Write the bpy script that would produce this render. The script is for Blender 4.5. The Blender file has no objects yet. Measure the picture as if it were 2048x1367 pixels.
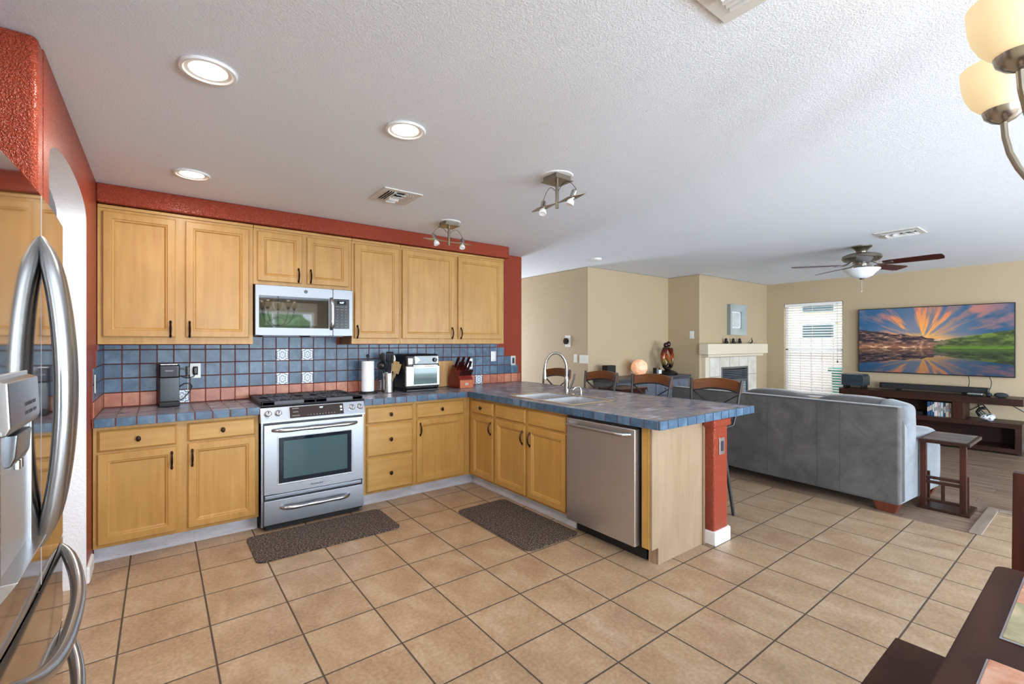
import bpy, bmesh, math, random
from math import sin, cos, pi, radians as R
from mathutils import Vector, Matrix
random.seed(7)
S = bpy.context.scene
COL = S.collection

# ------------------------------------------------------------------ camera, exposure, sky, sun, window light
cam = bpy.data.cameras.new('camera'); camo = bpy.data.objects.new('camera', cam); COL.objects.link(camo)
camo.location = (0.3326, -4.4565, 1.3833)
camo.rotation_euler = (R(90), 0, R(-37.46))
cam.sensor_width = 36; cam.lens = 925.5 / 2048 * 36
cam.shift_x = -4.8 / 2048; cam.shift_y = 2.0 / 2048
cam.clip_start = 0.02; cam.clip_end = 200
S.camera = camo
S.view_settings.view_transform = 'Standard'; S.view_settings.look = 'None'
S.view_settings.gamma = 1; S.view_settings.use_curve_mapping = False
S.view_settings.exposure = 0.03
W = bpy.data.worlds.new('sky'); S.world = W; W.use_nodes = True
bg = W.node_tree.nodes['Background']; bg.inputs[0].default_value = (0.80, 0.90, 1.0, 1); bg.inputs[1].default_value = 4.0
S.cycles.max_bounces = 8; S.cycles.diffuse_bounces = 5; S.cycles.glossy_bounces = 4; S.cycles.transmission_bounces = 6
S.cycles.sample_clamp_indirect = 6
S.cycles.use_denoising = True

def light(name, kind, loc, energy, color=(1, 1, 1), rot=(0, 0, 0), size=1, size_y=None, spot=None, shape=None, blend=.6):
    d = bpy.data.lights.new(name, kind); d.energy = energy; d.color = color
    if kind == 'AREA':
        d.shape = shape or ('RECTANGLE' if size_y else 'SQUARE'); d.size = size
        if size_y: d.size_y = size_y
    elif kind == 'SUN': d.angle = size
    else: d.shadow_soft_size = size
    if spot: d.spot_size = spot; d.spot_blend = blend
    o = bpy.data.objects.new(name, d); COL.objects.link(o); o.location = loc; o.rotation_euler = rot
    return o
light('sun', 'SUN', (0, 0, 20), 2.6, (1, .96, .9), rot=(R(12), R(-38), 0), size=.02)
DAY = (.72, .85, 1.0)
# area lamps standing in for daylight behind the camera (outside the glass, facing in)
light('patio_door_fill', 'AREA', (5.9, -8.46, 1.05), 380, DAY, rot=(R(90), 0, 0), size=3.1, size_y=1.9)  # added with an unseen patio door to bring light to the ceiling
light('daylight_nook_window', 'AREA', (2.0, -8.60, 1.15), 370, DAY, rot=(R(84), 0, 0), size=2.5, size_y=.9)
light('side_door_fill', 'AREA', (-.22, -7.25, 1.0), 380, DAY, rot=(0, R(-88), 0), size=1.9, size_y=1.1)  # fill lamp added outside an unseen side door

light('front_door_fill', 'AREA', (4.42, 3.14, 1.1), 75, DAY, rot=(R(-98), 0, 0), size=.8, size_y=1.9)  # lamp added past an unseen front door to brighten hall and far ceiling

# ------------------------------------------------------------------ helpers
def lin(c):
    c /= 255.0
    return c / 12.92 if c <= .04045 else ((c + .055) / 1.055) ** 2.4
def rgb(r, g, b): return (lin(r), lin(g), lin(b), 1.0)

class MB:
    def __init__(s): s.bm = bmesh.new(); s.mi = 0
    def _new(s, vs, mat=None, smooth=None):
        if mat is not None:
            for v in vs: v.co = mat @ v.co
    def _fin(s, n0):
        s.bm.faces.ensure_lookup_table()
        for f in s.bm.faces[n0:]: f.material_index = s.mi
    def box(s, a, b, bev=0, seg=2, mat=None, mi=None):
        if mi is not None: s.mi = mi
        x0, x1 = sorted((a[0], b[0])); y0, y1 = sorted((a[1], b[1])); z0, z1 = sorted((a[2], b[2]))
        t = bmesh.new()
        vs = [t.verts.new(p) for p in ((x0,y0,z0),(x1,y0,z0),(x1,y1,z0),(x0,y1,z0),(x0,y0,z1),(x1,y0,z1),(x1,y1,z1),(x0,y1,z1))]
        for q in ((0,3,2,1),(4,5,6,7),(0,1,5,4),(1,2,6,5),(2,3,7,6),(3,0,4,7)): t.faces.new([vs[i] for i in q])
        if bev > 0:
            bev = min(bev, .49 * min(x1-x0, y1-y0, z1-z0))
            bmesh.ops.bevel(t, geom=list(t.edges), offset=bev, segments=seg, affect='EDGES', profile=.5)
        return s.merge(t, mat)
    def merge(s, t, mat=None):
        m = {}
        for v in t.verts: m[v] = s.bm.verts.new(mat @ v.co if mat is not None else v.co)
        for f in t.faces:
            try:
                nf = s.bm.faces.new([m[v] for v in f.verts]); nf.material_index = s.mi
            except ValueError: pass
        t.free(); return s
    def prism(s, pts, h0, h1, axis='Z', bev=0, mat=None, mi=None):
        """outline pts (2D) extruded along axis from h0 to h1; X: pts=(y,z), Y: pts=(x,z), Z: pts=(x,y)"""
        if mi is not None: s.mi = mi
        def P(p, h): return (h, p[0], p[1]) if axis == 'X' else ((p[0], h, p[1]) if axis == 'Y' else (p[0], p[1], h))
        t = bmesh.new()
        a = [t.verts.new(P(p, h0)) for p in pts]; b = [t.verts.new(P(p, h1)) for p in pts]; n = len(pts)
        t.faces.new(a[::-1]); t.faces.new(b)
        for i in range(n): t.faces.new((a[i], a[(i+1) % n], b[(i+1) % n], b[i]))
        bmesh.ops.recalc_face_normals(t, faces=list(t.faces))
        if bev > 0: bmesh.ops.bevel(t, geom=list(t.edges), offset=bev, segments=2, affect='EDGES', profile=.5)
        return s.merge(t, mat)
    def lathe(s, prof, c=(0, 0, 0), n=32, axis='Z', mat=None, mi=None):
        """prof: (radius, height) pairs"""
        if mi is not None: s.mi = mi
        t = bmesh.new(); rings = []
        for r, h in prof:
            if r < 1e-6: rings.append([t.verts.new((0, 0, h))])
            else: rings.append([t.verts.new((r*cos(2*pi*i/n), r*sin(2*pi*i/n), h)) for i in range(n)])
        for A, B in zip(rings, rings[1:]):
            if len(A) == 1 and len(B) == 1: continue
            for i in range(n):
                j = (i+1) % n
                if len(A) == 1: t.faces.new((A[0], B[j], B[i]))
                elif len(B) == 1: t.faces.new((A[i], A[j], B[0]))
                else: t.faces.new((A[i], A[j], B[j], B[i]))
        if len(rings[0]) > 1: t.faces.new(rings[0])
        if len(rings[-1]) > 1: t.faces.new(rings[-1])
        bmesh.ops.recalc_face_normals(t, faces=list(t.faces))
        M = Matrix.Translation(c)
        if axis == 'X': M = M @ Matrix.Rotation(R(90), 4, 'Y')
        if axis == 'Y': M = M @ Matrix.Rotation(R(-90), 4, 'X')
        if mat is not None: M = mat @ M
        return s.merge(t, M)
    def tube(s, path, r, n=10, flat=None, mat=None, closed=False, mi=None):
        """round (or flattened) tube along path; r scalar or list"""
        if mi is not None: s.mi = mi
        P = [Vector(p) for p in path]; k = len(P); t = bmesh.new(); rings = []
        rr = r if isinstance(r, (list, tuple)) else [r]*k
        up = None
        for i, p in enumerate(P):
            if closed: d = P[(i+1) % k] - P[i-1]
            else: d = P[min(i+1, k-1)] - P[max(i-1, 0)]
            d.normalize()
            if up is None:
                up = Vector((0, 0, 1)) if abs(d.z) < .9 else Vector((1, 0, 0))
            x = d.cross(up)
            if x.length < 1e-4: x = d.orthogonal()
            x.normalize(); y = x.cross(d).normalized(); up = y
            fx, fy = (flat or (1, 1))
            rings.append([t.verts.new(p + x*cos(2*pi*j/n)*rr[i]*fx + y*sin(2*pi*j/n)*rr[i]*fy) for j in range(n)])
        for i in range(k if closed else k-1):
            A, B = rings[i], rings[(i+1) % k]
            for j in range(n): t.faces.new((A[j], A[(j+1) % n], B[(j+1) % n], B[j]))
        if not closed: t.faces.new(rings[0][::-1]); t.faces.new(rings[-1])
        bmesh.ops.recalc_face_normals(t, faces=list(t.faces))
        return s.merge(t, mat)
    def blob(s, c, size, n=4, seg=10, mat=None, mi=None, fn=None):
        """rounded cushion-like box, superellipsoid of power n"""
        if mi is not None: s.mi = mi
        t = bmesh.new(); bmesh.ops.create_cube(t, size=2)
        bmesh.ops.subdivide_edges(t, edges=list(t.edges), cuts=seg, use_grid_fill=True)
        for v in t.verts:
            x, y, z = v.co
            k = (abs(x)**n + abs(y)**n + abs(z)**n) ** (1/n)
            q = Vector((x/k, y/k, z/k))
            if fn: q = fn(q)
            v.co = Vector((c[0]+q.x*size[0]/2, c[1]+q.y*size[1]/2, c[2]+q.z*size[2]/2))
        return s.merge(t, mat)

INV = {}
def tag(o, label=None, cat=None, group=None, kind=None):
    if label: o['label'] = label
    if cat: o['category'] = cat
    if group: o['group'] = group
    if kind: o['kind'] = kind
    return o
def thing(name, loc, label, cat, group=None, rotz=0, local=False):
    o = bpy.data.objects.new(name, None); COL.objects.link(o); o.location = loc; o.rotation_euler = (0, 0, rotz)
    o.empty_display_size = .1
    if not local: INV[o] = (Matrix.Translation(loc) @ Matrix.Rotation(rotz, 4, 'Z')).inverted()
    return tag(o, label, cat, group)
def obj(name, mb, mats, parent=None, ang=32, label=None, loc=None, rot=None):
    me = bpy.data.meshes.new(name); mb.bm.to_mesh(me); mb.bm.free()
    for m in (mats if isinstance(mats, (list, tuple)) else [mats]): me.materials.append(m)
    me.polygons.foreach_set('use_smooth', [True]*len(me.polygons))
    me.set_sharp_from_angle(angle=R(ang))
    o = bpy.data.objects.new(name, me); COL.objects.link(o)
    wn = o.modifiers.new('weighted_normals', 'WEIGHTED_NORMAL'); wn.keep_sharp = True
    if parent is not None:
        o.parent = parent
        if parent in INV: o.matrix_parent_inverse = INV[parent]
    if loc: o.location = loc
    if rot: o.rotation_euler = rot
    if label: o['label'] = label
    return o
def struct(name, mb, mats, **k):
    o = obj(name, mb, mats, **k); o['kind'] = 'structure'; return o
def copy_tree(o, parent=None):
    c = o.copy(); COL.objects.link(c)
    if parent is not None:
        c.parent = parent; c.matrix_parent_inverse = o.matrix_parent_inverse.copy()
    for ch in list(o.children): copy_tree(ch, c)
    return c
def text(name, s, size, loc, rot, mat, parent, ext=.0006, ax='CENTER'):
    cu = bpy.data.curves.new(name, 'FONT'); cu.body = s; cu.size = size; cu.align_x = ax; cu.align_y = 'CENTER'; cu.extrude = ext
    cu.materials.append(mat)
    tmp = bpy.data.objects.new('lettering_source', cu); me = bpy.data.meshes.new_from_object(tmp)
    bpy.data.objects.remove(tmp); me.name = name
    if not me.materials: me.materials.append(mat)
    o = bpy.data.objects.new(name, me); COL.objects.link(o); o.parent = parent
    if parent in INV: o.matrix_parent_inverse = INV[parent]
    o.location = loc; o.rotation_euler = rot
    return o

# ------------------------------------------------------------------ materials
class G:
    def __init__(s, name, color=(.8, .8, .8, 1), rough=.5, metal=0, **k):
        s.m = bpy.data.materials.new(name); s.m.use_nodes = True; s.t = s.m.node_tree; s.p = s.t.nodes['Principled BSDF']
        s.set('Base Color', color); s.set('Roughness', rough); s.set('Metallic', metal)
        for a, b in k.items(): s.set(a.replace('_', ' '), b)
    def set(s, n, v):
        i = s.p.inputs[n]
        if isinstance(v, bpy.types.NodeSocket): s.t.links.new(v, i)
        else: i.default_value = v
        return s
    def _i(s, node, i, v):
        if v is None: return
        if isinstance(v, bpy.types.NodeSocket): s.t.links.new(v, node.inputs[i])
        else: node.inputs[i].default_value = v
    def pos(s): return s.t.nodes.new('ShaderNodeNewGeometry').outputs['Position']
    def oc(s): return s.t.nodes.new('ShaderNodeTexCoord').outputs['Object']
    def math(s, op, a, b=None, c=None):
        n = s.t.nodes.new('ShaderNodeMath'); n.operation = op; s._i(n, 0, a); s._i(n, 1, b); s._i(n, 2, c); return n.outputs[0]
    def sep(s, v):
        n = s.t.nodes.new('ShaderNodeSeparateXYZ'); s._i(n, 0, v); return n.outputs
    def comb(s, x, y, z=0.0):
        n = s.t.nodes.new('ShaderNodeCombineXYZ'); s._i(n, 0, x); s._i(n, 1, y); s._i(n, 2, z); return n.outputs[0]
    def mapv(s, v, scale=(1, 1, 1), loc=(0, 0, 0)):
        n = s.t.nodes.new('ShaderNodeMapping'); s._i(n, 0, v); n.inputs[1].default_value = loc; n.inputs[3].default_value = scale; return n.outputs[0]
    def vadd(s, a, b):
        n = s.t.nodes.new('ShaderNodeVectorMath'); n.operation = 'ADD'; s._i(n, 0, a); s._i(n, 1, b); return n.outputs[0]
    def noise(s, v, scale=5, detail=3, rough=.5, dist=0, out=0):
        n = s.t.nodes.new('ShaderNodeTexNoise'); s._i(n, 'Vector', v); n.inputs['Scale'].default_value = scale
        n.inputs['Detail'].default_value = detail; n.inputs['Roughness'].default_value = rough; n.inputs['Distortion'].default_value = dist
        return n.outputs[out]
    def voro(s, v, scale=5, out=0, feature='F1'):
        n = s.t.nodes.new('ShaderNodeTexVoronoi'); n.feature = feature; s._i(n, 'Vector', v); n.inputs['Scale'].default_value = scale; return n.outputs[out]
    def white(s, v):
        n = s.t.nodes.new('ShaderNodeTexWhiteNoise'); s._i(n, 0, v); return n.outputs
    def ramp(s, f, stops, mode='LINEAR'):
        n = s.t.nodes.new('ShaderNodeValToRGB'); s._i(n, 0, f); r = n.color_ramp; r.interpolation = mode
        while len(r.elements) < len(stops): r.elements.new(.5)
        for e, (p, c) in zip(r.elements, stops): e.position = p; e.color = c if len(c) == 4 else (*c, 1)
        return n.outputs[0]
    def mix(s, f, a, b, mode='MIX'):
        n = s.t.nodes.new('ShaderNodeMix'); n.data_type = 'RGBA'; n.blend_type = mode
        s._i(n, 0, f); s._i(n, 6, a); s._i(n, 7, b); return n.outputs[2]
    def bump(s, h, strength=.3, dist=.01):
        n = s.t.nodes.new('ShaderNodeBump'); s._i(n, 'Height', h); n.inputs['Strength'].default_value = strength
        n.inputs['Distance'].default_value = dist; s.t.links.new(n.outputs[0], s.p.inputs['Normal']); return s
def bw(v): return (v, v, v, 1)

def plain(name, c, rough=.5, metal=0, **k): return G(name, rgb(*c), rough, metal, **k).m

def wall_mat(name, c, scale=95, strength=.25, rough=.55, spec=.5):
    g = G(name, rgb(*c), rough); g.set('Specular IOR Level', spec)
    h = g.noise(g.pos(), scale, 2.0, .5, .6)
    h = g.ramp(h, [(.42, bw(0)), (.6, bw(1))])
    g.bump(h, strength, .005); return g.m
M_beige = wall_mat('beige_wall_paint', (184, 163, 132), 70, .25, .6)
M_red = wall_mat('terracotta_wall_paint', (160, 62, 36), 150, .9, .33)
M_white = wall_mat('white_wall_paint', (232, 233, 236), 70, .3, .6)
M_ceil = wall_mat('ceiling_paint', (234, 241, 250), 130, .20, .7)
M_trim = plain('white_trim_paint', (240, 240, 240), .35)
M_plastic_white = plain('white_plastic', (235, 235, 232), .4)

def floor_mat():
    g = G('beige_floor_tile', rough=.42)
    P = g.sep(g.pos()); s = .3458
    fx = g.math('DIVIDE', g.math('SUBTRACT', P[0], .1825), s); fy = g.math('DIVIDE', g.math('ADD', P[1], .7175), s)
    ex = g.math('PINGPONG', fx, .5); ey = g.math('PINGPONG', fy, .5)
    e = g.math('MINIMUM', ex, ey)
    tile = g.ramp(e, [(.0095, bw(0)), (.014, bw(1))])
    cell = g.comb(g.math('FLOOR', fx), g.math('FLOOR', fy), 0.0)
    w = g.white(cell)
    v = g.vadd(g.pos(), g.comb(g.math('MULTIPLY', w[0], 37.0), g.math('MULTIPLY', w[0], 11.0), 0.0))
    n1 = g.noise(g.mapv(v, (1, .62, 1)), 5.5, 5, .6, .4)
    n2 = g.noise(v, 60, 3, .6)
    c = g.ramp(n1, [(.32, rgb(136, 106, 80)), (.5, rgb(158, 129, 101)), (.66, rgb(176, 152, 127))])
    c = g.mix(.28, c, g.ramp(n2, [(.35, rgb(132, 104, 76)), (.65, rgb(204, 180, 152))]))
    c = g.mix(g.math('MULTIPLY', w[0], .18), c, rgb(178, 154, 122))
    g.set('Base Color', g.mix(tile, rgb(72, 60, 50), c))
    g.set('Roughness', g.ramp(tile, [(0, bw(.9)), (1, bw(.40))]))
    h = g.math('ADD', g.math('MULTIPLY', tile, 1.0), g.math('MULTIPLY', n2, .12))
    g.bump(h, .5, .003); return g.m
M_floor = floor_mat()
def plank_mat():
    g = G('grey_brown_plank_floor', rough=.45)
    P = g.sep(g.pos())
    fx = g.math('DIVIDE', P[0], .15); ix = g.math('FLOOR', fx)
    w0 = g.white(g.comb(ix, 3.0, 0.0))
    fy = g.math('ADD', g.math('DIVIDE', P[1], 1.2), g.math('MULTIPLY', w0[0], 5.0)); iy = g.math('FLOOR', fy)
    w = g.white(g.comb(ix, iy, 0.0))
    v = g.comb(g.math('MULTIPLY', P[0], 26.0), g.math('ADD', g.math('MULTIPLY', P[1], 1.1), g.math('MULTIPLY', w[0], 30.0)), 0.0)
    n = g.noise(v, 1.6, 5, .6, .2)
    c = g.ramp(n, [(.34, rgb(74, 56, 44)), (.5, rgb(122, 98, 80)), (.64, rgb(160, 138, 118))])
    c = g.mix(g.math('MULTIPLY', w[0], .4), c, rgb(124, 104, 90))
    e = g.math('MINIMUM', g.math('MULTIPLY', g.math('PINGPONG', fx, .5), .15), g.math('MULTIPLY', g.math('PINGPONG', fy, .5), 1.2))
    g.set('Base Color', g.mix(g.ramp(e, [(.001, bw(0)), (.003, bw(1))]), rgb(60, 48, 40), c)); return g.m
M_plank = plank_mat()

def wood(name, c0, c1, rough=.4, axis='Z', scale=6, stretch=14, spec=.4):
    g = G(name, rough=rough); g.set('Specular IOR Level', spec)
    sc = {'Z': (stretch, stretch, 1), 'X': (1, stretch, stretch), 'Y': (stretch, 1, stretch)}[axis]
    v = g.mapv(g.oc(), sc)
    n = g.noise(v, scale * .35, 5, .6, .5)
    n2 = g.noise(g.mapv(g.oc(), tuple(min(k, 1.6) for k in sc)), 3.2, 2, .5, .3)
    c = g.ramp(n, [(.3, rgb(*c0)), (.7, rgb(*c1))])
    c = g.mix(.35, c, g.ramp(n2, [(.35, rgb(*c0)), (.65, rgb(*c1))]))
    g.set('Base Color', c)
    return g.m
M_maple = wood('maple_cabinet_wood', (164, 118, 56), (187, 144, 80), .38)
M_maple_h = wood('maple_drawer_wood', (168, 122, 60), (191, 149, 85), .38, axis='X')
M_maple_pale = wood('pale_oak_panel', (142, 117, 90), (162, 139, 112), .5, scale=9)
M_dark_wood = wood('dark_espresso_wood', (30, 15, 10), (60, 32, 23), .38, axis='Y', scale=8, spec=.3)
M_dark_wood_x = wood('dark_table_wood', (42, 19, 11), (68, 36, 24), .45, axis='X', scale=6, spec=.15)
M_dark_wood_z = wood('dark_post_wood', (36, 15, 10), (72, 34, 23), .38, axis='Z', scale=6, spec=.3)
M_stool_wood = wood('honey_brown_stool_wood', (80, 44, 21), (134, 80, 42), .38, axis='Y', scale=6)
M_board = wood('light_cutting_board_wood', (190, 140, 84), (220, 174, 116), .5)
def kick_mat():
    g = G('worn_grey_toe_kick', rough=.6)
    n = g.noise(g.mapv(g.oc(), (2, 2, 9)), 3, 4, .6)
    c = g.ramp(n, [(.3, rgb(170, 170, 176)), (.7, rgb(206, 206, 212))])
    sp = g.voro(g.oc(), 38)
    c = g.mix(g.ramp(sp, [(.06, bw(1)), (.1, bw(0))]), c, rgb(70, 64, 62))
    g.set('Base Color', c); return g.m
M_kick = kick_mat()

def tile_mat(name, stops, rough=.35, scale=9, seed=0):
    g = G(name, rough=rough)
    i = g.t.nodes.new('ShaderNodeNewGeometry')
    v = g.vadd(g.pos(), g.comb(g.math('MULTIPLY', i.outputs['Random Per Island'], 9.0), seed * 1.7, 0.0))
    n = g.noise(v, scale, 5, .62, .5)
    n2 = g.noise(v, 45, 3, .6)
    f = g.math('ADD', g.math('MULTIPLY', n, .8), g.math('MULTIPLY', n2, .2))
    f = g.math('ADD', f, g.math('MULTIPLY', g.math('SUBTRACT', i.outputs['Random Per Island'], .5), .16))
    g.set('Base Color', g.ramp(f, stops)); g.bump(n2, .15, .002); return g.m
M_tile_blue = tile_mat('slate_blue_tile', [(.3, rgb(46, 68, 90)), (.5, rgb(66, 93, 118)), (.7, rgb(100, 126, 148))])
M_tile_terra = tile_mat('terracotta_tile', [(.3, rgb(150, 84, 62)), (.5, rgb(182, 110, 84)), (.7, rgb(206, 142, 112))])
M_grout = plain('rust_brown_grout', (128, 66, 50), .9)
def deco_mat():
    g = G('blue_and_white_patterned_tile', rough=.3)
    P = g.sep(g.pos()); p = .1022
    u = g.math('PINGPONG', g.math('DIVIDE', g.math('SUBTRACT', P[0], .0092), p), .5)
    v = g.math('PINGPONG', g.math('DIVIDE', g.math('SUBTRACT', P[2], .914), .1043), .5)
    # radial flower made of the distance to the tile centre
    a = g.math('SUBTRACT', .5, u); b = g.math('SUBTRACT', .5, v)
    r = g.math('SQRT', g.math('ADD', g.math('MULTIPLY', a, a), g.math('MULTIPLY', b, b)))
    th = g.math('ARCTAN2', b, a)
    pet = g.math('ADD', g.math('MULTIPLY', g.math('SINE', g.math('MULTIPLY', th, 8.0)), .5), .5)
    k = g.math('SINE', g.math('ADD', g.math('MULTIPLY', r, 27.0), g.math('MULTIPLY', pet, 2.8)))
    m = g.ramp(k, [(.48, bw(0)), (.6, bw(1))])
    g.set('Base Color', g.mix(m, rgb(226, 230, 232), rgb(58, 96, 142))); return g.m
M_deco = deco_mat()
def counter_mat():
    g = G('slate_tile_countertop', rough=.34)
    P = g.sep(g.pos()); p = .1022
    fx = g.math('DIVIDE', g.math('SUBTRACT', P[0], .0092), p); fy = g.math('DIVIDE', g.math('ADD', P[1], .0300), p)
    e = g.math('MINIMUM', g.math('PINGPONG', fx, .5), g.math('PINGPONG', fy, .5))
    w = g.white(g.comb(g.math('FLOOR', fx), g.math('FLOOR', fy), 0.0))
    v = g.vadd(g.pos(), g.comb(g.math('MULTIPLY', w[0], 7.0), 0.0, 0.0))
    n = g.noise(v, 8, 5, .6, .4)
    f = g.math('ADD', n, g.math('MULTIPLY', g.math('SUBTRACT', w[0], .5), .25))
    c = g.ramp(f, [(.28, rgb(88, 96, 116)), (.45, rgb(122, 128, 148)), (.56, rgb(140, 132, 134)), (.72, rgb(176, 184, 202))])
    m = g.ramp(e, [(.018, bw(0)), (.035, bw(1))])
    g.set('Base Color', g.mix(m, rgb(118, 92, 84), c))
    g.set('Roughness', g.ramp(m, [(0, bw(.8)), (1, bw(.27))])); g.bump(m, .3, .001); return g.m
M_counter = counter_mat()

def steel(name, c=(190, 190, 192), rough=.28, aniso=.0, brush=None, metal=1.0):
    g = G(name, rgb(*c), rough, metal)
    if brush:
        sc = {'X': (1, 60, 60), 'Y': (60, 1, 60), 'Z': (60, 60, 1)}[brush]
        n = g.noise(g.mapv(g.oc(), sc), 8, 3, .6)
        g.set('Roughness', g.math('ADD', g.math('MULTIPLY', n, .12), rough - .06))
    return g.m
M_steel = steel('stainless_steel', (166, 170, 178), .36, brush='X')
M_steel_mw = steel('microwave_steel', (140, 142, 147), .46, brush='X')
M_steel_v = steel('brushed_dishwasher_steel', (206, 206, 208), .36, brush='Z')
M_fridge = steel('polished_fridge_steel', (188, 184, 180), .07)
M_handle_steel = steel('satin_steel_handle', (184, 186, 190), .27)
M_chrome = steel('brushed_nickel', (188, 186, 182), .24)
M_nickel = steel('antique_nickel', (150, 142, 128), .3)
M_steel_dark = plain('dark_grey_steel', (70, 72, 76), .35, .7)
M_black = plain('black_plastic', (16, 16, 18), .35)
M_black_matte = plain('matte_black', (22, 22, 24), .6)
M_black_gloss = plain('black_glass', (8, 9, 12), .04)
M_iron = plain('cast_iron_grate', (72, 75, 82), .5)
M_bronze = plain('dark_bronze_pull', (44, 28, 22), .35, .8)
M_blackmetal = plain('black_painted_metal', (48, 44, 44), .4, .4)
def oven_glass():
    g = G('oven_door_glass', rgb(14, 24, 36), .05); g.set('Specular IOR Level', .35); return g.m
M_oven_glass = oven_glass()
M_oven_inner = plain('oven_window_reflection', (58, 84, 88), .1)  # teal base colour paints the reflection in the oven window
def emit(name, c, s, base=None):
    g = G(name, base or rgb(*c), .5); g.set('Emission Color', rgb(*c)); g.set('Emission Strength', s); return g.m
M_led = emit('display_digits', (200, 225, 255), 2.0)
M_lens = emit('downlight_lens', (255, 246, 232), 9.0)
M_baffle = plain('satin_downlight_baffle', (246, 243, 236), .3)
M_shade = emit('frosted_glass_lamp_shade', (255, 228, 172), .52, rgb(222, 208, 176))
M_bowl = G('frosted_white_glass', rgb(236, 240, 244), .35).m
M_salt = emit('salt_lamp_crystal', (255, 168, 118), .42, rgb(244, 196, 164))
M_paper = plain('white_paper_towel', (240, 240, 244), .8)
def rug_mat():
    g = G('dark_speckled_mat', rough=.95)
    n = g.noise(g.pos(), 95, 2, .75)
    g.set('Base Color', g.ramp(n, [(.38, rgb(28, 23, 21)), (.52, rgb(70, 58, 52)), (.64, rgb(140, 122, 110))])); g.bump(n, .8, .006); return g.m
M_mat = rug_mat()
def suede(name, a, b):
    g = G(name, rough=.9); g.set('Sheen Weight', .35); g.set('Sheen Roughness', .4)
    n = g.noise(g.oc(), 4.5, 5, .62, .7); n2 = g.noise(g.oc(), 40, 3, .6)
    c = g.ramp(n, [(.25, rgb(*a)), (.75, rgb(*b))])
    g.set('Base Color', g.mix(.12, c, g.ramp(n2, [(.3, rgb(*a)), (.7, rgb(*b))]))); g.bump(n, .15, .01); return g.m
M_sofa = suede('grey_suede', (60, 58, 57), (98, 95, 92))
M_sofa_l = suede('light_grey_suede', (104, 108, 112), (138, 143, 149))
def glass_mat():
    m = bpy.data.materials.new('clear_window_glass'); m.use_nodes = True; t = m.node_tree
    t.nodes.clear(); o = t.nodes.new('ShaderNodeOutputMaterial'); a = t.nodes.new('ShaderNodeBsdfTransparent'); b = t.nodes.new('ShaderNodeBsdfGlossy')
    b.inputs['Roughness'].default_value = .02; x = t.nodes.new('ShaderNodeMixShader'); x.inputs[0].default_value = .06
    t.links.new(a.outputs[0], x.inputs[1]); t.links.new(b.outputs[0], x.inputs[2]); t.links.new(x.outputs[0], o.inputs[0]); return m
M_glass = glass_mat()
def leaf_mat():
    g = G('green_shrub_leaves', rough=.7); n = g.noise(g.pos(), 9, 4, .7)
    g.set('Base Color', g.ramp(n, [(.35, rgb(96, 138, 84)), (.6, rgb(166, 200, 140)), (.75, rgb(222, 236, 204))])); return g.m
M_leaf = leaf_mat()

# ------------------------------------------------------------------ the setting
CE = 2.44
ZF = 0.0
m = MB(); m.box((-2.6, -8.20, -.12), (5.0, 3.1, 0)); m.box((5.0, -8.20, -.12), (5.80, -3.82, 0)); struct('floor', m, M_floor)
m = MB(); m.box((5.0, -3.82, -.12), (9.3, 0.05, 0.0)); m.box((5.80, -8.20, -.12), (9.3, -3.82, 0)); struct('floor_planks', m, M_plank)
m = MB(); m.box((5.02, -3.86, 0), (5.84, -3.79, .012), .004); m.box((5.77, -8.10, 0), (5.84, -3.86, .012), .004); struct('trim_1', m, wood('grey_threshold_wood', (120, 104, 92), (150, 134, 122), .5, axis='X'))
m = MB(); m.box((-2.6, -8.35, CE), (9.35, 3.2, CE+.15)); struct('ceiling', m, M_ceil)
# kitchen back wall, ends at x=3.863
m = MB(); m.box((-.12, 0, 0), (3.863, .12, CE), .012, 3); struct('wall_kitchen_back', m, M_red)
# left wall with arched opening
def arch_outline(y0, y1, yl, yr, zs, za, H):
    pts = [(y0, 0), (y0, H), (y1, H), (y1, 0), (yr, 0), (yr, zs)]
    n = 24; c = (yl+yr)/2; a = (yr-yl)/2
    for i in range(1, n): t = pi*i/n; pts.append((c + a*cos(t), zs + (za-zs)*(sin(t)**.75)))
    pts += [(yl, zs), (yl, 0)]
    return pts
m = MB(); m.prism(arch_outline(-2.10, 0.0, -2.0, -.88, 2.06, 2.205, CE), -.12, 0.0, 'X')
wa = struct('wall_left_arch', m, [M_red, M_white])
for f in wa.data.polygons:
    if abs(f.normal.x) < .5 and -2.01 < f.center.y < -.87 and f.center.z > .01: f.material_index = 1
wa.data.update()
m = MB(); m.box((-.9, -2.20, 0), (-.0, -2.10, CE), .02, 4); struct('wall_left_fridge_side', m, M_red)
m = MB(); m.box((-1.0, -3.2, 0), (-.88, -2.1, CE)); m.box((-.9, -3.26, 0), (-.0, -3.16, CE), .02, 4); struct('wall_left_fridge_back', m, M_red)
m = MB(); m.box((-.12, -6.65, 0), (0, -3.2, CE)); m.box((-.12, -8.20, 0), (0, -7.85, CE)); m.box((-.12, -7.85, 2.08), (0, -6.65, CE)); struct('wall_left_dining', m, M_beige)
m = MB(); m.box((-2.6, -2.1, 0), (-2.5, 1.1, CE)); m.box((-2.6, 1.0, 0), (-.1, 1.1, CE)); m.box((-2.6, -2.2, 0), (-.9, -2.1, CE)); m.box((-.12, .12, 0), (-.02, 1.1, CE)); struct('wall_hall', m, M_white)
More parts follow.
